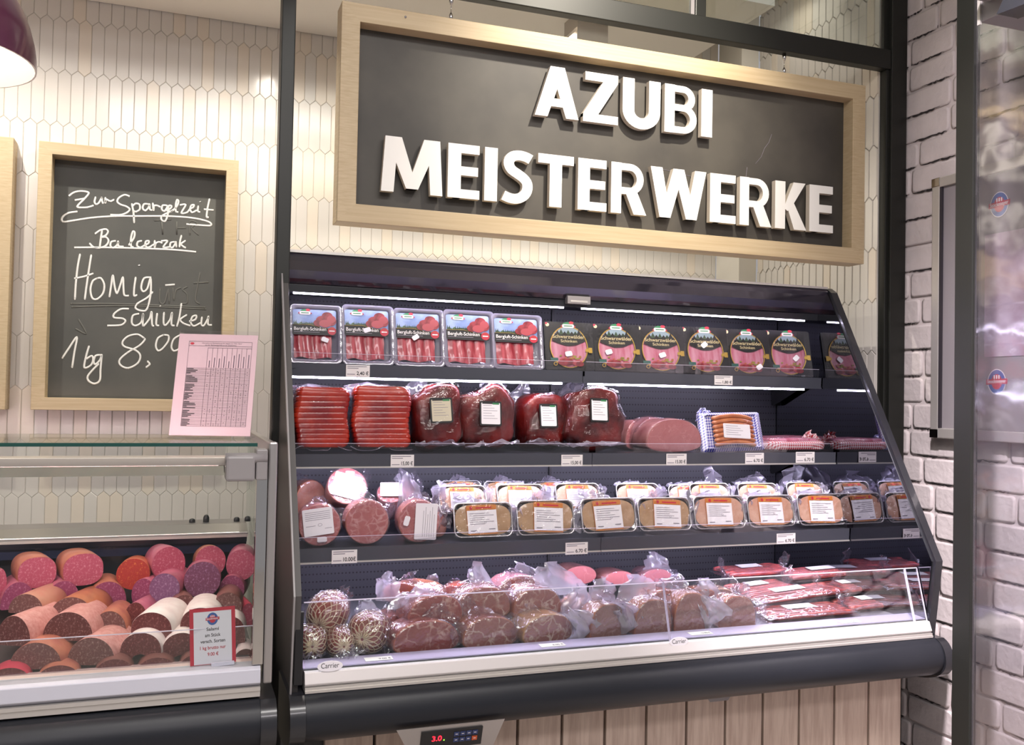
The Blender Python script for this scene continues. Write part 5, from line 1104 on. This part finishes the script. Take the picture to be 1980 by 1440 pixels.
G(886,988,1136,1199,2.40,.13,.05,M_RIND,F_PORK,'round pork neck cut in the second layer, left',rest=False)
G(990,1088,1138,1201,2.40,.13,.12,M_RIND,F_PORK,'round pork neck cut in the second layer, right',rest=False)
G(962,1050,1114,1160,2.52,.12,.10,M_COOK,F_PORK,'pork neck cut at the very top of the pile',rest=False)
G(728,835,1128,1170,2.50,.13,-.9,M_RIND,M_RINDR,'ham lying sideways at the back with a whitish film end',rest=False)
G(845,905,1132,1168,2.56,.12,-.5,M_RINDR,F_PORKR,'small bacon cut behind the second layer',rest=False)
G(1088,1155,1094,1130,2.72,.12,.1,M_COOK,F_COOK,'round pink ham in the shade at the back, leftmost of three',prof='round',rest=False,fl=False)
G(1168,1226,1104,1130,2.72,.12,.1,M_COOK,F_COOK,'round pink ham in the shade at the back, middle of three',prof='round',rest=False,fl=False)
G(1240,1300,1100,1132,2.72,.12,.0,M_COOK,F_COOK,'round pink ham in the shade at the back with a bag end, rightmost of three',prof='round',rest=False)
G(1138,1216,1178,1246,2.385,.10,.15,M_RIND,F_KASS,'squared smoked ham at the front, leftmost of four',prof='arch',grp='squared smoked hams')
G(1226,1300,1170,1240,2.385,.10,.05,M_RIND,F_KASS,'squared smoked ham at the front, second of four',prof='arch',grp='squared smoked hams')
G(1304,1371,1156,1234,2.385,.10,.0,M_RIND,F_KASS,'tallest squared smoked ham at the front, third of four',prof='arch',grp='squared smoked hams')
G(1392,1459,1166,1230,2.385,.10,-.1,M_RIND,F_KASS,'squared smoked ham beside the salami sticks, last of four',prof='arch',grp='squared smoked hams')
G(1106,1180,1164,1215,2.49,.11,.3,M_RIND,F_KASS,'dark smoked ham behind the leftmost squared one',rest=False)
G(1252,1320,1140,1195,2.49,.11,.2,M_RIND,F_KASS,'smoked ham with a red rind behind the second squared one',rest=False)
G(1330,1392,1146,1195,2.50,.11,.0,M_RIND,F_KASS,'smoked ham behind the tallest squared one',rest=False)
G(1362,1424,1138,1180,2.52,.11,-.2,mat('rind_tan', '#b08060', .4, coat=.3),F_KASS,'tan smoked ham behind the last squared one',rest=False)
HB = {o['label']: o for o in COL.objects if o.name.startswith('ham_cut')}
def tip(key, px, py, w_, h_, dY, rot, seed):
    "a bag end standing up from one wrapped ham"
    o = next(v for k, v in HB.items() if key in k); Y = o.location.y+dY
    a = atY(px, py, Y); q = Matrix.Rotation(-o.rotation_euler.z, 4, 'Z') @ (a-o.location); sc_ = (atY(px+50, py, Y).x-atY(px-50, py, Y).x)/100
    mb = MB(); mb.at(q, (0, rot, 0)); flap(mb, w_*sc_, h_*sc_, seed, .012, .45); mb.build('bag_end', M_BAG, o)
for k_, px, py, w_, h_, dY, rot in (('sideways', 752, 1162, 60, 58, .0, -.15), ('small bacon cut', 842, 1162, 50, 52, .03, -.5), ('very top', 942, 1160, 60, 78, -.01, -.65), ('very top', 1022, 1124, 80, 34, .06, .2), ('second layer, right', 1082, 1150, 120, 62, .05, .1),
    ('second layer, right', 1108, 1200, 70, 70, .01, .5), ('behind the leftmost squared', 1160, 1172, 90, 52, .0, .2), ('behind the second squared', 1232, 1170, 100, 56, .02, -.2), ('behind the second squared', 1290, 1150, 70, 44, .05, .4), ('behind the tallest', 1368, 1160, 80, 34, .0, .5),
    ('bag end, rightmost', 1272, 1110, 60, 40, .02, .1), ('wedged', 722, 1208, 60, 60, .0, -.6), ('lying on the front', 800, 1172, 110, 36, .03, .0), ('squared smoked ham at the front, leftmost', 1142, 1222, 60, 62, -.01, -.5), ('second of four', 1228, 1212, 56, 60, .0, -.4), ('last of four', 1392, 1200, 60, 56, -.01, -.5)):
    tip(k_, px, py, w_, h_, dY, rot, int(px))
def sticks(px, py, w_, Y, zb, yaw, roll, lb, n=5, seed=0, lab=True):
    x, ww, z, hh = bb(px-w_/2, px+w_/2, py-10, py+10, Y); L = ww*.94
    t = thing('salami_stick_pack', lb, 'salami pack', (x, Y, zb), (math.radians(3), roll, yaw), 'vacuum packs of salami sticks')
    r = random.Random(seed)
    for k in range(n):
        yy = (k-(n-1)/2)*.0175; d = r.uniform(-.008, .008)
        pts = [(-L/2+d+L*i/6, yy+r.uniform(-.0015, .0015), .0115+r.uniform(-.0012, .0012)) for i in range(7)]; sp = smooth_path(pts, 2)
        MB().tube(sp, [.006]+[.0088]*(len(sp)-2)+[.006], 8).build('salami_stick', M_STICKS, t)
    W2 = n*.0175
    mb = MB(); nx, ny = 14, 6
    for zz, s in ((.0215, 1), (.0018, 0)):
        vs = [(-L*.56+L*1.12*i/nx, (-W2*.58+W2*1.16*j/ny), (zz+.0014*r.uniform(-1, 1)-.007*s*(abs(i/nx*2-1)**6)-.006*s*(abs(j/ny*2-1)**4)) if s else zz+.001*r.random()) for j in range(ny+1) for i in range(nx+1)]
        mb.mesh(vs, [(j*(nx+1)+i, j*(nx+1)+i+1, (j+1)*(nx+1)+i+1, (j+1)*(nx+1)+i) for j in range(ny) for i in range(nx)], 0, False)
    mb.at((L*.54, 0, .012), (0, 1.2, 1.57)); flap(mb, W2, .035, seed, .008, .15); mb.at((-L*.54, 0, .012), (0, -1.2, 1.57)); flap(mb, W2, .035, seed+7, .008, .15); mb.build('bag', M_FILM2, t)
    if lab:
        mb = MB(); mb.mesh([(-L*.20, -W2*.02, .0226), (L*.16, .0, .0226), (L*.16, W2*.38, .0230), (-L*.20, W2*.36, .0230)], [(0,1,2,3)], 0); mb.build('label', M_STICK, t)
SK = [(1552,1202,170,2.40,0,.04,0,'salami stick pack at the bottom front of its pile'),(1690,1192,150,2.45,0,.08,0,'salami stick pack at the bottom, toward the mirrored end'),
      (1530,1178,190,2.50,1,.10,-.03,'salami stick pack in the second layer, left'),(1655,1170,160,2.55,1,.02,-.02,'salami stick pack in the second layer, right'),
      (1470,1160,130,2.60,1,.20,.0,'salami stick pack leaning against the last squared ham'),(1600,1152,170,2.63,2,-.06,-.04,'salami stick pack in the third layer with a long film tail'),
      (1715,1148,130,2.66,2,.05,.0,'salami stick pack in the third layer by the mirrored end'),(1455,1142,130,2.72,2,.05,.0,'salami stick pack at the back left of its pile'),(1690,1128,150,2.80,3,.06,0,'salami stick pack topmost at the back')]
for i, (px, py, w_, Y, lev, yaw, rl, lb) in enumerate(SK):
    zc = atY(px, py, Y).z; sticks(px, py, w_, Y, max(DZ+.006+.033*lev, zc-.018), yaw, rl, lb, 6, i)
# ================================================================== glass serving counter with salami
QX = -.6
ctr = thing('serving_counter', 'glass fronted serving counter with a dark rounded base, full of cut salami', 'counter', (QX, 2.5, 0))
def kp(mb, name, m, parent=None, bevel=0.0):
    mb.v = [v-Vector((QX, 2.5, 0)) for v in mb.v]; return mb.build(name, m, parent or ctr, bevel=bevel)
C0, C1 = -2.2, .185
GT = 1.372
kp(MB().box(C0, .181, 2.2, 2.62, GT, GT+.008), 'glass_top', M_GLASS)
kp(MB().box(C0, .181, 2.1985, 2.2, GT, GT+.008), 'glass_edge', M_GLASSG)
kp(MB().box(C0, .180, 2.201, 2.206, .868, GT-.001), 'front_glass', M_GLASS)
kp(MB().box(C0, .184, 2.246, 2.249, .878, .952).box(C0, .184, 2.2455, 2.2495, .952, .9535, 1), 'inner_riser', [M_ACRYL, M_ACRYLE])
kp(MB().prism([(2.203,.872),(2.194,.866),(2.190,.836),(2.20,.828),(2.25,.828),(2.26,.870)], C0, .2, 'X'), 'front_rail', mat('front_rail_grey', '#c9c9d4', .4, .1), bevel=.0015)
kp(MB().prism([(2.188,.8275),(2.188,.819),(2.1915,.8175),(2.1915,.805),(2.24,.805),(2.24,.8275)], C0, .2, 'X'), 'trim_strip', M_ALUL)
kp(MB().prism([(2.25,.870),(2.262,.874),(2.30,.868),(2.30,.855),(2.25,.855)], C0, .184, 'X'), 'tray_lip', mat('tray_lip_rosy', '#cdb4b2', .3, .3))
kp(MB().prism([(2.30,.853),(2.82,.955),(2.82,.945),(2.30,.843)], C0, .184, 'X'), 'deck_tray', mat('deck_dark', '#3a3436', .35, .4))
kp(smoothbump(C0, .2), 'bumper', M_BUMP); kp(smoothbump(.200, .235, .005), 'bumper_end_cap', M_FDARK)
kp(MB().box(C0, .21, 2.40, 2.9, .0, .82), 'base_body', M_FDARK)
# end of the counter: polished upright, aluminium end frame, brackets, light tube
kp(MB().box(.181, .2055, 2.2, 2.228, .874, 1.305), 'end_upright', M_CHROME, bevel=.002)
kp(MB().box(.2065, .2265, 2.198, 2.235, .830, 1.382), 'end_frame', M_ALU, bevel=.004)
kp(MB().box(.207, .226, 2.235, 2.93, 1.350, 1.380), 'end_frame_top', M_ALU, bevel=.003)
kp(MB().box(.212, .222, 2.236, 2.93, .82, 1.350), 'end_glass', M_GLASS)
kp(MB().box(.178, .2035, 2.188, 2.25, 1.296, 1.366), 'corner_bracket', M_GREYP, bevel=.003)
kp(MB().box(.112, .176, 2.182, 2.24, 1.294, 1.352), 'tube_bracket', M_GREYP, bevel=.006)
mb = MB(); mb.at((0, 2.196, 1.346), (0, PI/2, 0)); mb.lathe([(.012, .111), (.012, .203)], 14, 0, True, True); kp(mb, 'hinge_barrel', M_GREYP)
kp(MB().prism([(2.245,1.326),(2.245,1.344),(2.262,1.348),(2.282,1.342),(2.282,1.326)], C0, .117, 'X'), 'tube_cover', mat('tube_cover_rosy', '#d9c6c2', .25, .3), bevel=.001)
kp(MB().prism([(2.246,1.325),(2.281,1.325),(2.274,1.303),(2.252,1.303)], C0, .117, 'X'), 'tube_mirror', M_CHROME)
kp(MB().box(C0, .10, 2.284, 2.294, 1.318, 1.330), 'led_strip', M_LEDP)
# rear ledge with price rail and pegs
kp(MB().prism([(2.74,1.087),(2.74,1.099),(2.80,1.116),(2.90,1.116),(2.90,1.087)], C0, .205, 'X'), 'rear_ledge', M_ALU, bevel=.0015)
kp(MB().box(C0, .205, 2.7385, 2.7405, 1.085, 1.092), 'ledge_edge', M_ALUL)
kp(MB().prism([(2.770,1.086),(2.774,1.066),(2.782,1.066),(2.782,1.086)], C0, .205, 'X').prism([(2.790,1.064),(2.794,1.035),(2.82,1.035),(2.82,1.064)], C0, .205, 'X', 1), 'rear_price_rail', [mat('rail_steel_blue', '#59647a', .35, .3), mat('rail_navy', '#2a3450', .4)])
kp(MB().box(C0, .205, 2.83, 2.88, .83, 1.086), 'rear_wall', M_FDARK)
mb = MB()
for px, py in ((80, 1061), (182, 1061), (212, 1060)):
    p = atY(px, py, 2.7695); mb.text('9.00 €', p.x, p.z-.004, p.y-.0008, .011, 0, .003, 'C', .030)
kp(mb, 'rear_price_print', M_INK)
for px, hh in ((371, .012), (398, .022), (457, .013), (478, .015)):
    p = atY(px, 1026, 2.84); mb = MB(); mb.at((p.x, 2.84, 1.1155)); mb.lathe([(.0085, 0), (.0085, hh*.6), (.006, hh*.9), (.002, hh)], 12, 0, True, True); kp(mb, 'ledge_peg', M_BLACK)
# information sheet in an acrylic stand on the glass top
c = [atY(*p, 2.47) for p in ((345, 643), (500, 645), (484, 857), (327, 857))]
bx_ = (c[2].x+c[3].x)/2
st = thing('info_sheet', 'information table, tinted pink for the counter light, in a clear stand on the counter glass top', 'notice', (bx_-.004, 2.42, GT+.008), (0, 0, math.radians(-14)))
PW, PH = .196, .270
T_ = Matrix.Translation(Vector((0, 0, .004))) @ Matrix.Rotation(math.radians(-17), 4, 'X')
mb = MB(); mb.M = T_; mb.box(-PW/2-.001, PW/2+.001, .0012, .0030, 0, PH+.010); mb.M = Matrix.Identity(4); mb.box(-PW/2, PW/2, -.012, .075, 0, .0022); mb.build('acrylic_stand', M_ACRYL, st)
mb = MB(); mb.M = T_; mb.box(-PW/2, PW/2, .0004, .0010, .002, PH); mb.build('sheet', M_PAPERP, st)
mb = MB(); mb.M = T_; y = -.0002
fx0, fx1, fz0, fz1 = -.072, .085, .026, PH-.020; lw = .00035
def hl(x0, x1, z): mb.rect(x0, x1, z-lw, z+lw, y, 0)
def vl(x, z0, z1): mb.rect(x-lw, x+lw, z0, z1, y, 0)
zt_ = fz1-.012; zh = fz1-.072; cx0 = fx0+.048
hl(fx0, fx1, fz1); hl(fx0, fx1, fz0); vl(fx0, fz0, fz1); vl(fx1, fz0, fz1); hl(fx0, fx1, zt_); hl(cx0, fx1, zt_-.005); hl(fx0, fx1, zh)
for k in range(10): vl(cx0+(fx1-cx0)*k/9, fz0, zt_-.005)
nr = 40
for k in range(1, nr): hl(fx0, fx1, fz0+(zh-fz0)*k/nr)
r = random.Random(4)
for k in range(nr):
    if k % 6 != 5: mb.rect(fx0+.001, fx0+.001+r.uniform(.008, .030), fz0+(zh-fz0)*(k+.3)/nr, fz0+(zh-fz0)*(k+.65)/nr, y-.0001, 0)
    for j in range(9):
        if r.random() < .22: mb.rect(cx0+(fx1-cx0)*(j+.4)/9, cx0+(fx1-cx0)*(j+.55)/9, fz0+(zh-fz0)*(k+.35)/nr, fz0+(zh-fz0)*(k+.65)/nr, y-.0001, 0)
for j in range(9): mb.rect(cx0+(fx1-cx0)*(j+.45)/9, cx0+(fx1-cx0)*(j+.62)/9, zh+.002, zh+r.uniform(.015, .04), y-.0001, 1)
mb.text('Information zur Kennzeichnung der Abgabe von "loser Ware"', fx0+.032, fz1-.0055, y, .004, 0, 0, 'L', .10); mb.text('aus der Bedienungstheke an der Zutatenliste', fx0+.040, fz1-.0105, y, .004, 0, 0, 'L', .078)
mb.prism([(fx0+.008+.005*math.cos(2*PI*i/16), fz1-.006+.003*math.sin(2*PI*i/16)) for i in range(16)], y-.0003, y-.0001, 'Y', 2)
mb.build('printed_table', [M_INK, mat('ink_soft', '#6a5a68', .6), M_RED], st)
# offer card at the front
x, ww, z, hh = bb(372, 454, 1207, 1304, 2.232)
sc = thing('offer_card', 'red bordered offer card for salami standing behind the counter glass', 'sign', (x, 2.236, .872), (math.radians(-6), math.radians(-2.5), math.radians(-3)))
cw_, chh = .100, .128
mb = MB(); mb.box(-cw_/2-.002, cw_/2+.002, .0008, .0022, 0, chh+.004); mb.box(-cw_/2, cw_/2, -.006, .016, -.001, .002); mb.build('acrylic_holder', M_ACRYL, sc)
mb = MB(); mb.box(-.004, .046, -.012, -.003, -.002, .006); mb.build('holder_clip', M_ACRYLE, sc)
mb = MB(); mb.rect(-cw_/2, cw_/2, .002, chh, .0004, 0); mb.rect(-cw_/2+.0085, cw_/2-.0085, .003, chh-.008, .0002, 1)
logo(mb, 0, chh-.025, .0150, .0, (2, 0, 1))
for s, zz, hgt, w_, m_ in (('Salami', .077, .0105, .027, 3), ('am Stück', .0635, .0105, .034, 3), ('versch. Sorten', .050, .0105, .054, 3), ('1 kg brutto nur', .0355, .0105, .056, 0), ('9.00 €', .021, .0105, .024, 0)):
    mb.text(s, 0, zz, -.0002, hgt, m_, .012, 'C', w_)
mb.build('printed_card', [M_RED, mat('paper_lilac', '#ddd5e2', .5), M_BLUE, M_INK], sc)
# ------------------------------------------------------------------ salami
def salami(px, py, w_, h_, Y, L, yaw, kind, casing, face, lb, pit=0.0, roll=0.0, grp='cut salami in the glass counter'):
    x, ww, z, hh = bb(px-w_/2, px+w_/2, py-h_/2, py+h_/2, Y)
    t = thing('salami', lb, 'salami', (x, Y, z), (pit, roll, yaw), grp)
    if kind == 'round': pr = [(ww/2*math.cos(2*PI*i/36), hh/2+hh/2*math.sin(2*PI*i/36)) for i in range(36)]
    elif kind == 'oval': pr = dome(ww, hh, 40, 2.5, .48)
    elif kind == 'half': pr = [(ww/2*math.cos(PI*i/28), hh*math.sin(PI*i/28)**.9) for i in range(29)]+[(-ww/2*math.cos(PI*i/8)*.98, -.04*hh) for i in range(1, 8)]
    else:  # saddle: dome with a hollow underside
        pr = [(ww/2*math.cos(PI*i/24)*(1 if abs(math.cos(PI*i/24)) < .9 else 1), hh*(.22+.78*math.sin(PI*i/24)**.75)) for i in range(25)]
        pr += [(-ww*.46, hh*.05), (-ww*.34, 0), (-ww*.24, hh*.03), (-ww*.16, hh*.17), (0, hh*.24), (ww*.16, hh*.17), (ww*.24, hh*.03), (ww*.34, 0), (ww*.46, hh*.05)]
    cxm = 0; czm = hh/2 if kind in ('round', 'oval') else hh*.35
    def rg(y, k): return [(cxm+(p[0]-cxm)*k, y, czm+(p[1]-czm)*k) for p in pr]
    mb = MB(); mb.rings([rg(0, .99), rg(.001, 1.0), rg(L*.5, 1.01), rg(L*.9, .97), rg(L, .80)], 0, True, False, True); mb.build('casing', casing, t)
    if kind == 'oval':
        mb = MB(); e_ = [(i, p) for i, p in enumerate(pr) if p[0] > 0 and hh*.30 < p[1] < hh*.42]
        for y0_, y1_, za, zb, m_ in ((.004, L*.9, .60, .66, 0), (.03, .055, .70, .92, 1), (.065, .09, .70, .92, 1)):
            pp = [p for p in pr[:21] if p[0] > 0 and za*hh <= p[1] <= zb*hh] or [p for p in pr if p[0] > 0 and abs(p[1]-za*hh) < hh*.12][:2]
            if len(pp) > 1: mb.rings([[(cxm+(p[0]-cxm)*1.014, yy, czm+(p[1]-czm)*1.014) for p in pp] for yy in (y0_, y1_)], m_, True, False, False, False)
        if mb.f: mb.build('casing_print', [M_RED, M_BLUE], t)
    mb = MB(); mb.poly(rg(-.0004, .985)[::-1], 0); mb.build('cut_face', face, t); return t
A = salami
A(-6,1128,40,60,2.62,.12,.5,'oval',K_ORANGE,C_PINK2,'pink salami in an orange casing cut off by the picture edge, back row')
A(72,1107,76,60,2.62,.12,.30,'oval',K_ORANGE,C_PINK2,'oval pink salami in an orange casing, back row, left of two alike')
A(161,1101,80,62,2.62,.12,.28,'oval',K_ORANGE,C_PINK2,'oval pink salami in an orange casing, back row, right of two alike')
A(257,1110,66,60,2.62,.12,-.05,'round',mat('casing_paprika', '#b5583a', .4, coat=.3),C_CHOR,'orange red paprika salami in the back row',-.08)
A(327,1090,66,66,2.62,.12,.22,'round',K_ROSE,C_PINK,'round pink salami leaning in the back row beside the paprika one',-.06)
A(407,1086,60,62,2.64,.12,.05,'round',K_ORANGE,C_PINK,'round pink salami behind the large purple one',-.12)
A(466,1092,58,60,2.62,.12,-.1,'round',K_ROSE,C_PINK2,'round rose salami at the right end of the back row')
A(35,1150,68,50,2.60,.14,.2,'half',K_ROSE,C_MAG,'purple pink half salami below the left oval one')
A(122,1144,66,42,2.60,.14,.2,'half',K_ROSE,C_MAG,'purple pink half salami below the right oval one')
A(208,1145,74,42,2.60,.14,.1,'half',K_ORANGE,C_MAG,'purple pink half salami below the paprika one')
A(278,1150,56,64,2.60,.13,-.5,'round',K_ROSE,C_MAG,'magenta salami turned sideways left of the lavender one')
A(318,1137,62,58,2.56,.14,-.25,'round',K_ROSE,C_LAV,'round lavender salami in a pink casing')
A(391,1121,72,70,2.575,.15,-.05,'round',K_ROSE,C_PURP,'large round purple salami in a pink casing',-.08)
A(448,1140,50,56,2.60,.14,-.2,'round',K_ROSE,C_MAG,'pink speckled salami beside the large purple one')
A(50,1166,76,36,2.50,.15,-.35,'half',K_TAN,C_BROWN,'tan cased half salami lying crosswise at the left')
A(138,1176,92,44,2.49,.15,-.30,'half',mat('casing_rust', '#b06a48', .45, coat=.3, col2='#a05a40', vscale=30),C_BROWN,'rusty brown half salami with a dull face, middle of its row')
A(211,1204,70,46,2.45,.14,-.15,'half',K_ORANGE,C_BROWN,'half salami in an orange pink casing left of the white ones')
A(262,1190,56,52,2.50,.13,-.35,'half',K_ROSE,C_RED,'dark salami in a rose casing squeezed behind the left white one')
A(355,1172,48,44,2.52,.13,.1,'round',K_DARK,C_DARK,'dark brown salami half hidden between the two white ones')
A(440,1174,56,58,2.49,.13,-.1,'round',K_DARK,C_BROWN,'round dull brown salami right of the white ones')
A(480,1188,36,44,2.50,.13,.1,'half',K_RED,C_PINK,'bright red salami at the right end by the upright',0)
A(26,1218,80,56,2.40,.17,-.45,'half',K_PINK,C_DARK,'big half salami in a pink casing at the left edge')
A(131,1210,104,54,2.39,.16,-.25,'half',K_PINK,C_DARK,'half salami in a pink casing with a coarse dark face, centre left')
A(293,1209,84,52,2.385,.16,-.30,'saddle',K_WHITE,C_RED,'white cased salami on top of its row, left one',.04)
A(387,1199,78,50,2.395,.16,-.12,'saddle',K_WHITE,C_RED,'white cased salami on top of its row, right one behind the offer card',.04)
A(447,1222,56,60,2.40,.14,-.1,'saddle',K_WHITE,C_RED,'white cased salami partly hidden right of the offer card')
A(69,1267,108,50,2.33,.17,-.25,'half',K_ORANGE,C_BROWN,'half salami with a thin orange rim, front left')
A(176,1258,100,52,2.335,.17,-.30,'half',K_PINK,C_BROWN,'half salami in a pale pink casing, front middle')
A(272,1250,84,54,2.34,.16,-.25,'saddle',K_WHITE,C_RED,'white cased salami under the left white one')
A(350,1251,76,56,2.34,.16,-.05,'saddle',K_WHITE,C_RED,'dark salami behind the offer card under the white ones')
A(474,1272,52,36,2.34,.13,0,'half',K_WHITE,C_RED,'dark red salami in the lower right corner by the upright')
A(16,1306,84,30,2.285,.08,0,'half',K_RED,C_RED,'dark half salami with a red rim, bottom row at the left edge')
A(112,1302,86,32,2.285,.08,0,'half',K_ORANGE,C_RED,'dark half salami with an orange rim, bottom row')
A(220,1292,80,36,2.29,.08,0,'half',K_DARK,C_RED,'dark half salami with a brown rim, bottom row left of two')
A(302,1289,82,36,2.29,.08,0,'half',K_DARK,C_RED,'dark half salami with a brown rim, bottom row right of two')
A(372,1284,56,34,2.29,.08,0,'half',K_DARK,C_RED,'dark half salami hidden by the offer card in the bottom row')
